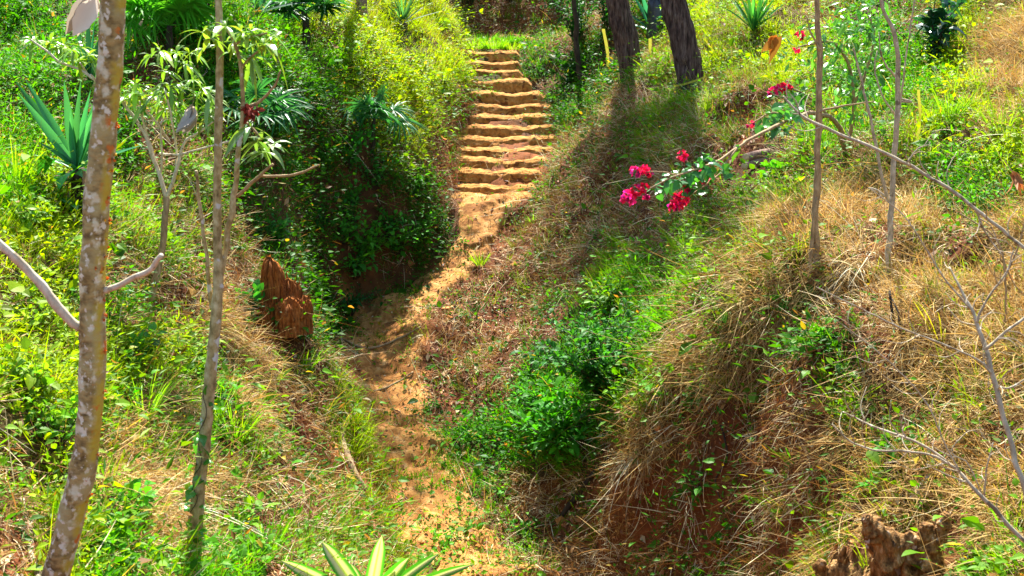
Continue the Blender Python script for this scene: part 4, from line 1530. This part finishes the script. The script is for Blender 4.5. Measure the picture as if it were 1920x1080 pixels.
# logs
for k, (u0, v0, u1, v1, w_, lab) in enumerate([(1398, 296, 1470, 280, 17, 'upper of two cut logs lying on the right slope behind the flowers'), (1396, 312, 1462, 294, 15, 'lower of two cut logs lying on the right slope behind the flowers')]):
    q = hit(u0, v0 + 4)
    a = P(u0, v0, q[1] - .28)
    c = P(u1, v1, q[1] + .2)
    r = w_ * q[1] / F / 2
    t = thing('log', lab, 'log', a, 'cut logs on the right slope')
    m_ = MB()
    tube(m_, [a, (a + c) / 2, c], [r, r * 1.03, r * .95], 16, sm=6, bump=.12, seed=k, cap=False)
    m_.build('bark', M['log'], t)
    m_ = MB()
    d = nrm(a - c)
    tube(m_, [a + d * .004 - d * .02, a + d * .004], [r * .97, r * .95], 16, sm=1)
    m_.build('cut_end', M['wood'], t)

# ------------------------------------------------------------------ thin stems on the right slope
b = hit(1527, 524)
Ya = b[1]
t = thing('thin_sapling', 'thin leafless tan sapling standing on the dead grass mound', 'sapling', b)
m_ = MB()
p_, r_ = U([(1524, 535, 19), (1528, 470, 17), (1531, 400, 15), (1533, 300, 14), (1536, 180, 13), (1537, 90, 12), (1532, 10, 10), (1529, -80, 9), (1534, -250, 5)], Ya)
tube(m_, p_, r_ * .84, 12, sm=8, bump=.16, seed=6)
m_.build('trunk', M['tan'], t)
for px in [[(1518, 530, 9), (1520, 480, 8), (1526, 420, 7), (1531, 370, 5)], [(1536, 210, 5), (1550, 205, 4), (1590, 197, 3), (1640, 190, 2)], [(1537, 95, 5), (1520, 60, 3), (1512, 30, 2)]]:
    q_, rr_ = U(px, Ya - .03)
    k_ = MB()
    tube(k_, q_, rr_, 8, sm=5, bump=.1)
    k_.build('branch', M['tan'], t)
b = hit(1665, 545)
Yb = b[1]
t = thing('thin_sapling', 'thin grey sapling with crooked side stems right of the tan one', 'sapling', b)
m_ = MB()
p_, r_ = U([(1664, 555, 11), (1667, 470, 11), (1673, 370, 10), (1679, 260, 10), (1684, 170, 9), (1680, 80, 8), (1664, 35, 7), (1652, -10, 6), (1655, -120, 4)], Yb)
tube(m_, p_, r_, 10, sm=6, bump=.1, seed=7)
m_.build('trunk', M['grey'], t)
for px in [[(1668, 380, 7), (1655, 340, 6), (1642, 270, 6), (1625, 190, 5), (1606, 115, 4), (1600, 90, 3)], [(1666, 372, 4), (1640, 355, 4), (1628, 352, 3)], [(1680, 240, 5), (1690, 180, 4), (1700, 100, 3), (1712, 20, 3), (1720, -40, 2)], [(1678, 215, 4), (1655, 180, 3), (1640, 130, 3), (1645, 95, 2)],
           [(1682, 190, 5), (1710, 190, 4), (1690, 185, 3)], [(1684, 150, 4), (1655, 110, 3), (1648, 60, 2)]]:
    q_, rr_ = U(px, Yb + .05)
    k_ = MB()
    tube(k_, q_, rr_, 7, sm=5)
    k_.build('branch', M['grey'], t)
b = hit(1698, 745)
t = thing('dead_stalk', 'dark dead stalks standing below the grey sapling', 'dead plant', b)
for px in [[(1700, 750, 7), (1690, 690, 7), (1678, 620, 6), (1668, 545, 5)], [(1702, 745, 5), (1694, 660, 5), (1684, 590, 4), (1672, 560, 3)]]:
    q_, rr_ = U(px, b[1], b[1] + .5)
    k_ = MB()
    tube(k_, q_, rr_, 7, sm=5)
    k_.build('stalk', M['dark'], t)

# bare branches reaching in from the right


def bare(name, label, cat, px_list, Y0, Y1, mat):
    p0, r0 = U(px_list[0], Y0, Y1)
    t = thing(name, label, cat, p0[0])
    for k, px in enumerate(px_list):
        p_, r_ = U(px, Y0, Y1) if k == 0 else U(px, (Y0 + Y1) / 2 if len(px[0]) < 4 else None)
        m_ = MB()
        tube(m_, p_, r_ * .8, 8, sm=6, bump=.12, seed=k)
        m_.build('stem' if k == 0 else 'twig', M[mat], t)
    rs = np.random.RandomState(len(label))
    for px in px_list:
        for i in range(len(px) - 1):
            for q in range(2 if abs(px[i + 1][0] - px[i][0]) + abs(px[i + 1][1] - px[i][1]) > 60 else 1):
                f = rs.uniform(.1, .9)
                u = px[i][0] + (px[i + 1][0] - px[i][0]) * f
                v = px[i][1] + (px[i + 1][1] - px[i][1]) * f
                if u > 1960 or v > 1120:
                    continue
                a = math.atan2(px[i + 1][1] - px[i][1], px[i + 1][0] - px[i][0]) + rs.choice((-1, 1)) * rs.uniform(.4, 1.)
                ln = rs.uniform(18, 75)
                m = len(px_list[0])
                k0 = (Y0 + Y1) / 2 if px is not px_list[0] else Y0 + (Y1 - Y0) * (i + f) / (m - 1)
                w_ = min(2.6, px[i][2] * .5)
                p_, r_ = U([(u, v, w_), (u + math.cos(a) * ln * .5, v + math.sin(a) * ln * .5, w_ * .7), (u + math.cos(a + .3) * ln, v + math.sin(a + .3) * ln, w_ * .4)], k0, k0 + rs.uniform(-.15, .15))
                m_ = MB()
                tube(m_, p_, r_, 5, sm=4)
                m_.build('twig', M[mat], t)
    return t


gr = np.array
bare('arching_stem', 'long pale bare stem arching up from the right edge past both thin saplings', 'bare stem', [[(2230, 985, 11), (2150, 650, 10), (2000, 520, 9), (1920, 464, 8.5), (1840, 402, 8), (1760, 342, 8), (1660, 286, 7.5), (1560, 246, 7), (1505, 218, 6), (1468, 180, 4)], [(1700, 305, 4), (1720, 280, 3), (1745, 270, 2)], [(1500, 216, 4), (1492, 190, 3), (1478, 172, 2)], [(1830, 395, 5), (1850, 440, 4), (1880, 480, 3)]], 5.6, 6.3, 'grey')
bare('bare_shrub', 'leafless grey shrub spreading bent twigs across the lower right corner', 'bare shrub', [[(2120, 1190, 14), (2000, 1085, 12), (1920, 1012, 11), (1840, 930, 10), (1790, 876, 8), (1715, 828, 6.5), (1640, 800, 5.5), (1580, 772, 3)],
     [(1792, 878, 7), (1745, 853, 6), (1690, 846, 5.5), (1635, 843, 5), (1590, 825, 4.5), (1560, 795, 3)], [(1800, 885, 5), (1770, 830, 4), (1740, 760, 3.5), (1690, 700, 3), (1640, 655, 3), (1565, 598, 2)],
     [(1845, 932, 5), (1850, 880, 4), (1862, 830, 2.5)], [(1815, 905, 4), (1775, 890, 3), (1738, 872, 2)], [(1700, 825, 3), (1690, 800, 3), (1697, 770, 2)], [(1840, 925, 4), (1815, 870, 3), (1785, 850, 3), (1795, 825, 2)]], 5.0, 5.6, 'grey')
bare('bare_shrub', 'tall leafless pale stem with forked twigs beside the right edge', 'bare shrub', [[(2010, 1150, 16), (1945, 1010, 15), (1918, 905, 14), (1892, 820, 13), (1866, 720, 12), (1846, 650, 11), (1826, 590, 8), (1800, 540, 6), (1780, 500, 3)],
     [(1848, 655, 8), (1880, 625, 7), (1925, 592, 7), (1990, 540, 5)], [(1832, 605, 7), (1840, 580, 6), (1862, 545, 5), (1888, 510, 4), (1900, 470, 3)], [(1858, 700, 6), (1835, 675, 5), (1780, 650, 4.5), (1690, 615, 4), (1600, 572, 3.5), (1530, 538, 2.5)],
     [(1868, 722, 6), (1890, 728, 5), (1920, 712, 4)], [(1820, 580, 5), (1770, 520, 4), (1720, 440, 3), (1690, 400, 3), (1630, 352, 2)]], 4.6, 5.2, 'grey')
bare('bare_twig', 'thin tan twigs bending down the right edge below the orange leaf', 'bare twig', [[(1880, 640, 5), (1886, 560, 5), (1880, 480, 5), (1860, 440, 4), (1800, 400, 3)], [(1884, 520, 5), (1910, 460, 4), (1925, 400, 4)], [(1882, 490, 4), (1900, 530, 3), (1925, 560, 2)]], hit(1880, 640)[1] - .05, hit(1880, 640)[1] - .05, 'tan')
curled_leaf('dead_leaf', 'rust-brown curled dead leaf on the twig at the right edge', 1898, 322, hit(1880, 640)[1] - .05, .19, .075, (.36, .12, .03), (.6, 0, -.8), 7)
curled_leaf('withered_leaf', 'large withered orange and yellow leaf among the shrubs on the upper right slope', 1458, 68, hit(1585, 285)[1] - .5, .19, .15, (.42, .17, .02), (-.55, 0, -.6), 8, .25, sub=7)

# ------------------------------------------------------------------ bougainvillea
b = hit(1585, 285)
Yg = b[1]
t = thing('bougainvillea', 'bougainvillea with hanging sprays of magenta-red flowers and glossy green leaves', 'flowering shrub', b)
rs = np.random.RandomState(60)
lf = MB()
brs = []
for px in [[(1588, 290, 10, Yg), (1570, 235, 9, Yg - .3), (1530, 212, 8, Yg - .9), (1480, 224, 7, Yg - 1.4), (1432, 248, 6, Yg - 1.9), (1392, 270, 6, Yg - 2.2), (1345, 303, 5, Yg - 2.5), (1290, 322, 4, Yg - 2.8), (1248, 338, 3, Yg - 2.9), (1205, 362, 2.5, Yg - 3.)],
           [(1385, 275, 4, Yg - 2.3), (1366, 300, 4, Yg - 2.4), (1350, 325, 3, Yg - 2.5), (1325, 345, 3, Yg - 2.6), (1290, 370, 2.5, Yg - 2.7)], [(1300, 318, 3, Yg - 2.7), (1290, 305, 3, Yg - 2.7), (1280, 293, 2, Yg - 2.7)], [(1270, 328, 3, Yg - 2.8), (1235, 322, 2.5, Yg - 2.9), (1200, 324, 2, Yg - 2.9)],
           [(1588, 288, 8, Yg), (1600, 200, 7, Yg - .2), (1590, 120, 6, Yg - .3), (1560, 80, 5, Yg - .4), (1510, 85, 3, Yg - .5), (1492, 90, 2, Yg - .5)], [(1600, 200, 6, Yg - .2), (1625, 130, 5, Yg - .2), (1640, 70, 4, Yg - .2), (1630, 30, 3, Yg - .2)],
           [(1560, 225, 5, Yg - .4), (1520, 185, 4, Yg - .6), (1480, 165, 3, Yg - .8), (1450, 170, 2, Yg - .8)], [(1480, 224, 5, Yg - 1.4), (1450, 212, 4, Yg - 1.5), (1420, 225, 3, Yg - 1.6), (1405, 234, 2, Yg - 1.6)]]:
    p_, r_ = U(px, Yg)
    k_ = MB()
    tube(k_, p_, r_, 7, sm=6)
    k_.build('branch', M['tan'], t)
    brs.append(p_)


def lv(mb, pts, n, size, col, sp, Y, prof=HEART, aspect=.7, rs=rs):
    for (u, v) in pts:
        c = P(u, v, Y)
        d = rdir(n, rs) + np.array((0, 0, -.1))
        L = size * np.exp(rs.normal(0, .25, n))
        ribbons(mb, c + rdir(n, rs) * sp, d, np.array((0, -.5, 1.)) + rdir(n, rs) * .6, L, L * aspect, prof, .25, jitter(col, n, .3, .12, rs), .2)


lv(lf, [(1330, 300), (1318, 305), (1300, 312), (1288, 320), (1275, 330), (1262, 325), (1250, 340), (1240, 345), (1310, 320), (1322, 330), (1335, 325), (1350, 335), (1345, 318), (1300, 335), (1310, 360), (1286, 350), (1230, 352), (1360, 330)], 5, .085, (.045, .20, .03), .07, Yg - 2.7)
lv(lf, [(1388, 275)], 2, .11, (.10, .30, .02), .01, Yg - 2.3)
lv(lf, [(1470, 215), (1452, 222), (1440, 228), (1425, 225), (1480, 205), (1495, 195), (1475, 235)], 7, .10, (.06, .22, .03), .09, Yg - 1.5)
lv(lf, [(1500, 90), (1520, 85), (1490, 85), (1540, 95), (1560, 110), (1580, 130), (1600, 110), (1620, 90), (1640, 70), (1630, 45), (1610, 60), (1570, 70), (1590, 90), (1600, 150), (1630, 120), (1560, 150), (1585, 175), (1620, 165), (1550, 60), (1645, 100), (1575, 40), (1605, 30), (1625, 15), (1600, 190), (1570, 200), (1555, 125)], 22, .085, (.10, .30, .03), .20, Yg - .3, LEAF, .42)
lv(lf, [(1480, 170), (1500, 175), (1520, 190), (1470, 180)], 6, .10, (.06, .22, .02), .1, Yg - .7)
lf.build('foliage', M['glossy'], t, smooth=False)


def flower(u, v, Y, r, n, seed, col=(.72, .012, .075)):
    rs = np.random.RandomState(seed)
    c = P(u, v, Y)
    m_ = MB()
    k = n
    q = c + rdir(k, rs) * (r * rs.uniform(.25, 1, (k, 1)) ** .6)
    for i in range(k):
        ax = nrm(q[i] - c + rs.normal(0, .3 * r, 3))
        s = nrm(np.cross(ax, rs.normal(0, 1, 3)))
        s2 = np.cross(ax, s)
        a = np.array((0, 2.1, 4.2)) + rs.uniform(0, 2)
        d = np.cos(a)[:, None] * s + np.sin(a)[:, None] * s2 + ax * .8
        ribbons(m_, np.tile(q[i], (3, 1)), d, ax[None] - d * .3, rs.uniform(.028, .042, 3), .034, HEART, .1, jitter(col, 3, .45, .35, rs), .25)
    m_.build('flower_cluster', M['bract'], t, smooth=False)


for k, (u, v, r, n, Y) in enumerate([(1192, 322, .045, 16, Yg - 2.9), (1208, 318, .035, 10, Yg - 2.9), (1218, 326, .02, 5, Yg - 2.9), (1178, 370, .06, 26, Yg - 3.), (1194, 358, .05, 20, Yg - 3.), (1207, 351, .03, 10, Yg - 3.), (1211, 370, .02, 6, Yg - 3.),
                                       (1274, 374, .08, 48, Yg - 2.7), (1288, 356, .035, 12, Yg - 2.7), (1266, 386, .05, 20, Yg - 2.7), (1280, 291, .035, 12, Yg - 2.7), (1319, 330, .05, 18, Yg - 2.6), (1407, 233, .025, 7, Yg - 1.6), (1500, 66, .04, 8, Yg - .5), (1494, 90, .03, 5, Yg - .5), (1452, 170, .06, 12, Yg - .8), (1470, 160, .06, 12, Yg - .8), (1478, 168, .04, 8, Yg - .8)]):
    flower(u, v, Y, r, n, 100 + k, (.72, .012, .075) if k % 3 else (.75, .02, .16))

# ------------------------------------------------------------------ bushes and single weeds


def bush_at(u, v, *a, **k):
    b = hit(u, v)
    return b


b = hit(1120, 800)
shrub('green_bush', 'dense dark green bush filling the hollow on the right side of the path', 'bush', hit(1130, 740), 1.05, .95, 60, 2600, .085, (.035, .17, .018), 71, lean=(0, -.1))
shrub('green_bush', 'low broad leaved bush at the foot of the right bank just above the path', 'bush', hit(1045, 850), .6, .65, 44, 900, .14, (.045, .23, .012), 72, aspect=.4, prof=LEAF)
shrub('green_bush', 'tall sunlit yellow-green bush on the crest above the dense dark bush', 'bush', hit(1150, 600), .6, .5, 26, 700, .075, (.13, .30, .02), 73)
shrub('green_bush', 'mid green bush on the right bank between the path and the dense dark bush', 'bush', hit(1015, 775), .45, .45, 28, 700, .075, (.05, .24, .012), 70)
shrub('green_bush', 'small dark bush at the base of the shaded left face beside the path', 'bush', hit(655, 590), .45, .5, 26, 800, .06, (.02, .13, .025), 74)
shrub('green_bush', 'small bright bush at the right edge by the tan twigs', 'bush', hit(1850, 420), .45, .4, 24, 600, .05, (.06, .23, .015), 75)
shrub('dark_shrub', 'upright dark broad leaved shrub at the top of the right slope', 'shrub', hit(1755, 128), 1.15, .28, 10, 150, .2, (.012, .075, .03), 76, aspect=.5, prof=HEART, droop=.6, stem_r=.012, mat='glossy')
# leafy bank behind the hollow
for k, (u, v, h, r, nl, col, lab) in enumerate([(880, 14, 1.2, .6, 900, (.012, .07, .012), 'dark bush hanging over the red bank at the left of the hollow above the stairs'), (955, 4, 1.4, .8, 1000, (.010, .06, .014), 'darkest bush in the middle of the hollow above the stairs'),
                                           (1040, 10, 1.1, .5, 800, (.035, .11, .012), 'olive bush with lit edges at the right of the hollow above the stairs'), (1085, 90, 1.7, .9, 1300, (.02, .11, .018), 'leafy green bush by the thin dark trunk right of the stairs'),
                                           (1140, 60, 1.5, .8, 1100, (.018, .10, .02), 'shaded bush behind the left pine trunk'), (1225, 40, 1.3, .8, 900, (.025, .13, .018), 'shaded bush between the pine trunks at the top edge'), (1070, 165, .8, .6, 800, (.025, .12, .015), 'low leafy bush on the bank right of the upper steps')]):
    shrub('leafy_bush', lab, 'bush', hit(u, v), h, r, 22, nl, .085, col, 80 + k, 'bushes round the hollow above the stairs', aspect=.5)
b = hit(1092, 168)
t = thing('slim_tree', 'slim dark trunk rising beside the top of the stairs', 'tree', b)
p_, r_ = U([(1096, 175, 12), (1088, 130, 11), (1081, 70, 10), (1077, 0, 9), (1078, -120, 9), (1100, -480, 8), (1130, -820, 4)], b[1])
m_ = MB()
tube(m_, p_, r_, 10, sm=6, bump=.1)
m_.build('trunk', M['dark'], t)
rs = np.random.RandomState(77)
lf, lm = MB(), MB()
for j in range(30):  # unseen crown, added and leaned to throw shade on the right slope
    s = p_[5] + (p_[6] - p_[5]) * (.1 + .9 * j / 30.)
    a = j * 2.4
    ln = rs.uniform(.6, 1.6)
    e = s + np.array((math.cos(a) * ln, math.sin(a) * ln, .25))
    tube(lm, [s, (s + e) / 2, e], [.02, .012, .005], 5, sm=3)
    leaves_on(lf, [s, (s + e) / 2 + np.array((0, 0, .1)), e], 38, .17, (.03, .13, .015), rs, .2, .5, LEAF, .3, .28)
lm.build('limbs', M['dark'], t)
lf.build('crown', M['leaf'], t, smooth=False)

# tree at the top of the left bank ; its unseen crown is placed to shade the left face
b = hit(678, 30)
t = thing('bank_tree', 'red-brown tree trunk at the top edge above the sunny left bank', 'tree', b)
p_, r_ = U([(680, 36, 24), (678, 10, 20), (674, -60, 19), (668, -300, 17), (700, -440, 15), (765, -760, 8)], b[1])
m_ = MB()
tube(m_, p_, r_, 14, sm=8, bump=.15)
m_.build('trunk', M['log'], t)
rs = np.random.RandomState(78)
lf, lm = MB(), MB()
for j in range(30):
    s = p_[4] + (p_[5] - p_[4]) * (.25 + .75 * j / 30.)
    a = j * 2.4
    ln = rs.uniform(.7, 1.6)
    e = s + np.array((math.cos(a) * ln, math.sin(a) * ln, rs.uniform(-.2, .8)))
    tube(lm, [s, (s + e) / 2, e], [.03, .02, .007], 5, sm=3)
    leaves_on(lf, [s, (s + e) / 2 + np.array((0, 0, .15)), e], 16, .16, (.05, .17, .015), rs, .25, .5, LEAF, .3, .3)
lm.build('limbs', M['log'], t)
lf.build('crown', M['leaf'], t, smooth=False)

# single weeds that stand out on the banks
WEEDS = [
    (250, 985, .30, .16, 90, .075, (.07, .27, .015), 'round bright green weed between the lichen trunk and the sapling foot'),
    (205, 1040, .24, .2, 110, .09, (.08, .28, .015), 'broad leaved weed at the bottom edge right of the lichen trunk'),
    (440, 1010, .26, .25, 150, .075, (.15, .34, .015), 'sunlit yellow-green weed right of the sapling foot'),
    (470, 1065, .24, .22, 130, .07, (.10, .30, .015), 'leafy weed at the bottom edge left of the striped plant'),
    (420, 770, .26, .18, 80, .085, (.06, .24, .03), 'heart leaved weed right behind the sapling trunk'),
    (500, 790, .34, .22, 110, .06, (.09, .24, .02), 'loose weed hanging over the dark cavity of the left mound'),
    (565, 640, .30, .16, 70, .10, (.03, .22, .03), 'dark green weed in front of the fibrous stump'),
    (515, 612, .26, .2, 90, .07, (.06, .25, .02), 'leafy weed hugging the front of the fibrous stump'),
    (470, 590, .24, .18, 60, .12, (.03, .20, .03), 'broad dark leaves left of the fibrous stump'),
    (520, 470, .4, .3, 160, .085, (.05, .24, .04), 'glossy weed above the fibrous stump'),
    (265, 690, .34, .25, 120, .08, (.06, .22, .03), 'leafy weed in shade at the foot of the young tree'),
    (60, 760, .38, .35, 220, .075, (.17, .34, .02), 'pale sunlit weed at the left edge beside the lichen trunk'),
    (100, 850, .3, .3, 170, .07, (.10, .28, .02), 'bushy weed left of the lichen trunk'),
    (40, 640, .34, .32, 200, .07, (.20, .36, .03), 'yellowish weed at the left edge below the pale branch'),
    (60, 430, .3, .35, 200, .07, (.17, .36, .015), 'sunny weed at the left edge below the agave'),
    (1448, 352, .28, .25, 50, .15, (.06, .28, .015), 'broad leaved bright weed below the cut logs'),
    (1210, 630, .3, .25, 120, .09, (.05, .24, .015), 'green weed on the right bank beside the straw mound'),
    (1480, 620, .3, .15, 36, .10, (.06, .24, .015), 'sprig of leaves under the overhang of the straw mound'),
    (1545, 665, .2, .14, 26, .10, (.10, .34, .015), 'bright green sprig right of the overhang of the straw mound'),
    (1530, 745, .16, .14, 26, .09, (.04, .24, .02), 'dark green sprig midway down the straw covered right slope'),
    (1670, 890, .3, .16, 44, .07, (.07, .27, .015), 'small leafy weed above the gnarled stump'),
    (1640, 945, .16, .12, 24, .08, (.08, .32, .015), 'bright sprig beside the left prong of the gnarled stump'),
    (1310, 930, .26, .2, 60, .07, (.05, .22, .015), 'weed on the red earth at the foot of the right mound'),
    (1300, 770, .3, .2, 70, .07, (.05, .22, .015), 'weed on the face of the right mound above the red earth'),
    (940, 930, .18, .25, 140, .05, (.08, .25, .015), 'low weed at the right margin of the path'),
    (800, 775, .14, .3, 140, .05, (.06, .22, .015), 'low weed growing on the narrow part of the path'),
    (990, 1010, .2, .25, 130, .06, (.05, .22, .015), 'weed at the right margin near the bottom of the path'),
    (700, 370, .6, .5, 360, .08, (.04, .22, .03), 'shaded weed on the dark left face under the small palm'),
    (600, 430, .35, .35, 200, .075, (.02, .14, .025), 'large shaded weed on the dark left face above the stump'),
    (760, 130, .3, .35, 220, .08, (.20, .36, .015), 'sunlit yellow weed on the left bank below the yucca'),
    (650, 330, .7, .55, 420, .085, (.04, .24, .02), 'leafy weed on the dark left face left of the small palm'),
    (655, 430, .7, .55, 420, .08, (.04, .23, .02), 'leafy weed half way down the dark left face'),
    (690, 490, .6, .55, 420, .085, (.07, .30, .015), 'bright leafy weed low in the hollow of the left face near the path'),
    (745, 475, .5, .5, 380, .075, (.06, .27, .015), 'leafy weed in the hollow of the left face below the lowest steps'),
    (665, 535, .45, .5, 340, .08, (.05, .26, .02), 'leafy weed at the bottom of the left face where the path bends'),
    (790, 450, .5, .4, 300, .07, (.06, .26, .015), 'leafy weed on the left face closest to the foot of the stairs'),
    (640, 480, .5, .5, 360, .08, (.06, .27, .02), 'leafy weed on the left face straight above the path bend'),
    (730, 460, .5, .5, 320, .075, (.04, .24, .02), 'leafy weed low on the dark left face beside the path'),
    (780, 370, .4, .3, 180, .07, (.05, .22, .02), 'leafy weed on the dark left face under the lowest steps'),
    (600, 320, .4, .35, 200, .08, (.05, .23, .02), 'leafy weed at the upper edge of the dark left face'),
    (820, 60, .3, .3, 200, .08, (.17, .36, .015), 'sunlit weed at the top of the left bank beside the hollow'),
]
for k, (u, v, h, r, nl, size, col, lab) in enumerate(WEEDS):
    shrub('weed', lab, 'weed', hit(u, v), h, r, max(5, nl // 10), nl, size, col, 200 + k, 'weeds on the banks', aspect=.55, prof=HEART if k % 3 else LEAF, stem_r=.004)

TUFTS = [
    (30, 360, .6, 110, (.20, .42, .012), 'tall yellow-green grass tuft at the left edge'), (95, 300, .5, 70, (.12, .34, .012), 'green grass tuft left of the agave'), (150, 700, .35, 50, (.2, .4, .015), 'grass tuft behind the lichen trunk'),
    (270, 790, .5, 90, (.17, .38, .02), 'long arching grass tuft between the lichen trunk and the sapling'), (440, 830, .45, 70, (.16, .38, .015), 'arching grass tuft right of the sapling trunk'), (570, 700, .35, 80, (.18, .40, .012), 'bright grass tuft on the edge of the left mound'),
    (640, 930, .3, 60, (.16, .36, .012), 'grass tuft on the left rim of the path'), (500, 1040, .35, 80, (.14, .38, .012), 'fresh grass tuft left of the striped plant'), (1285, 490, .45, 90, (.18, .38, .012), 'bright grass tuft above the right bank bush'),
    (1140, 570, .55, 90, (.30, .42, .02), 'pale yellow grass tuft on top of the right bank bush'), (1180, 600, .4, 60, (.2, .4, .02), 'green grass tuft right of the pale yellow one'), (1770, 640, .42, 14, (.42, .45, .01), 'few upright yellow grass blades on the right slope'),
    (1345, 720, .2, 16, (.3, .42, .01), 'small yellow grass tuft on the straw mound face'), (1880, 260, .5, 120, (.2, .4, .015), 'sunny grass tuft near the right edge'), (1780, 230, .4, 90, (.17, .38, .015), 'grass tuft on the sunny right slope'), (900, 500, .3, 60, (.2, .38, .015), 'grass tuft where the path narrows'),
    (1000, 420, .3, 50, (.14, .32, .015), 'grass tuft right of the lowest step'), (830, 160, .35, 70, (.25, .42, .012), 'grass tuft on the lit crest beside the upper steps'), (690, 130, .35, 90, (.2, .4, .012), 'sunlit grass tuft on the left bank'), (1400, 440, .4, 80, (.16, .34, .015), 'grass tuft at the upper rim of the straw mound'),
    (895, 90, .2, 90, (.2, .42, .01), 'leftmost grass tuft along the lip of the terrace above the stairs'), (925, 90, .22, 110, (.16, .40, .01), 'middle grass tuft along the lip of the terrace above the stairs'), (960, 91, .2, 90, (.22, .42, .01), 'rightmost grass tuft along the lip of the terrace above the stairs'), (905, 82, .25, 120, (.10, .32, .01), 'deep green grass tuft at the left of the terrace by the red bank'), (955, 81, .25, 120, (.10, .32, .01), 'deep green grass tuft at the right of the terrace by the red bank'), (1000, 88, .3, 120, (.12, .34, .01), 'grass tuft beside the top right corner of the stairs'), (1010, 125, .3, 110, (.10, .30, .01), 'grass tuft on the slope right of the third highest step'),
    (1900, 1000, .3, 50, (.16, .38, .015), 'grass tuft in the lower right corner')]
for k, (u, v, L, n, col, lab) in enumerate(TUFTS):
    rs = np.random.RandomState(300 + k)
    n = n * (3 if 'terrace' in lab else 1)
    b = hit(u, v)
    m_ = MB()
    r = rdir(n, rs)
    L_ = L * np.exp(rs.normal(0, .25, n))
    ribbons(m_, b + r * np.array((1, 1, 0)) * (.24 if 'terrace' in lab else .06) - np.array((0, 0, .02)), nrm(r * np.array((1, 1, .1)) * .55 + np.array((0, 0, 1.))), np.array((0, 0, .4)) + rdir(n, rs), L_, rs.uniform(.008, .014, n), (.9, 1., .85, .6, .05), rs.uniform(.1, .7, n), jitter(col, n, .2, .1, rs), 0, mid=False)
    tag(m_.build('grass_tuft', M['grass'], None, smooth=False, origin=b), lab, 'grass tuft', 'grass tufts on the banks')

# sticks and roots lying on the slopes
STICKS = [([(45, 945, 11), (58, 990, 12), (66, 1050, 13), (80, 1095, 12)], 'grey', 'grey stick leaning at the lower left edge'),
          ([(1390, 890, 4), (1420, 885, 4), (1455, 870, 4), (1468, 850, 3)], 'tan', 'pale root lying on the red earth of the right mound'),
          ([(1395, 870, 4), (1410, 820, 4), (1432, 770, 4), (1442, 735, 3)], 'tan', 'long pale root hanging down the right mound'),
          ([(1495, 835, 4), (1510, 870, 4), (1525, 895, 4), (1555, 905, 3)], 'tan', 'kinked pale root at the middle of the right slope'),
          ([(1050, 975, 9), (1085, 935, 10), (1115, 895, 9), (1150, 850, 6)], 'dark', 'dark stick propped on the bank above the bottom of the path'),
          ([(1700, 950, 8), (1715, 935, 16), (1740, 905, 8)], 'pale', 'pale dry husk lying above the gnarled stump'),
          ([(655, 790, 12), (640, 830, 14), (660, 880, 14), (690, 930, 10)], 'tan', 'weathered root along the left rim of the path'),
          ([(300, 500, 5), (345, 520, 6), (390, 545, 5), (430, 560, 4)], 'grey', 'dry grey stick on the slope behind the sapling'),
          ([(700, 735, 4), (740, 722, 4), (775, 700, 3)], 'tan', 'thin stick lying across the narrow path'),
          ([(1300, 830, 3), (1312, 880, 3), (1305, 930, 3), (1318, 975, 2)], 'tan', 'thin root hanging straight down the red earth at the foot of the right mound'),
          ([(1350, 820, 4), (1362, 860, 3), (1340, 905, 3), (1350, 945, 2)], 'dark', 'dark crooked root hanging over the red earth of the right mound'),
          ([(1230, 830, 4), (1215, 880, 4), (1190, 930, 3), (1165, 965, 3)], 'tan', 'slanting root on the earth below the dense dark bush'),
          ([(640, 640, 4), (690, 655, 5), (745, 640, 4), (790, 615, 3)], 'tan', 'pale root crossing the wide part of the path'),
          ([(1030, 108, 5), (1050, 120, 5), (1075, 132, 4)], 'pale', 'pale stick lying right of the uppermost steps')]
for k, (px, mt, lab) in enumerate(STICKS):
    L = []
    for (u, v, w_) in px:
        q = hit(u, v)
        L.append((q + np.array((0, -.03, w_ * q[1] / F * .6)), w_ * q[1] / F / 2))
    m_ = MB()
    tube(m_, [a for a, _ in L], [r for _, r in L], 9, sm=6, bump=.15, seed=k)
    tag(m_.build('stick', M[mt], None, origin=L[0][0]), lab, 'stick')
print('THINGS', len([o for o in COL.objects if o.parent is None]))

# ------------------------------------------------------------------ daylight
EL, AZ = math.radians(53), math.radians(-2)      # sun beyond the head of the gully, to the left
S = Vector((math.sin(AZ) * math.cos(EL), math.cos(AZ) * math.cos(EL), math.sin(EL)))
sun = bpy.data.lights.new('sun', 'SUN')
sun.energy = 5.0
sun.angle = math.radians(.8)
sun.color = (1.0, .95, .86)
so = bpy.data.objects.new('sun', sun)
so.rotation_euler = S.to_track_quat('Z', 'Y').to_euler()
so.location = (0, 20, 30)
COL.objects.link(so)
w = bpy.data.worlds.new('World')
sc.world = w
w.use_nodes = True
nt = w.node_tree
sky = nt.nodes.new('ShaderNodeTexSky')
sky.sky_type = 'NISHITA'
sky.sun_disc = False
sky.sun_elevation = EL
sky.sun_rotation = AZ
bg = nt.nodes['Background']
bg.inputs['Strength'].default_value = .10
nt.links.new(sky.outputs[0], bg.inputs[0])
vs = sc.view_settings
vs.view_transform = 'Standard'
vs.look = 'None'
vs.exposure = 2.0
vs.gamma = 1
sc.cycles.max_bounces = 6
sc.cycles.diffuse_bounces = 3
sc.cycles.glossy_bounces = 2
sc.cycles.transmission_bounces = 3
sc.cycles.caustics_reflective = False
sc.cycles.caustics_refractive = False
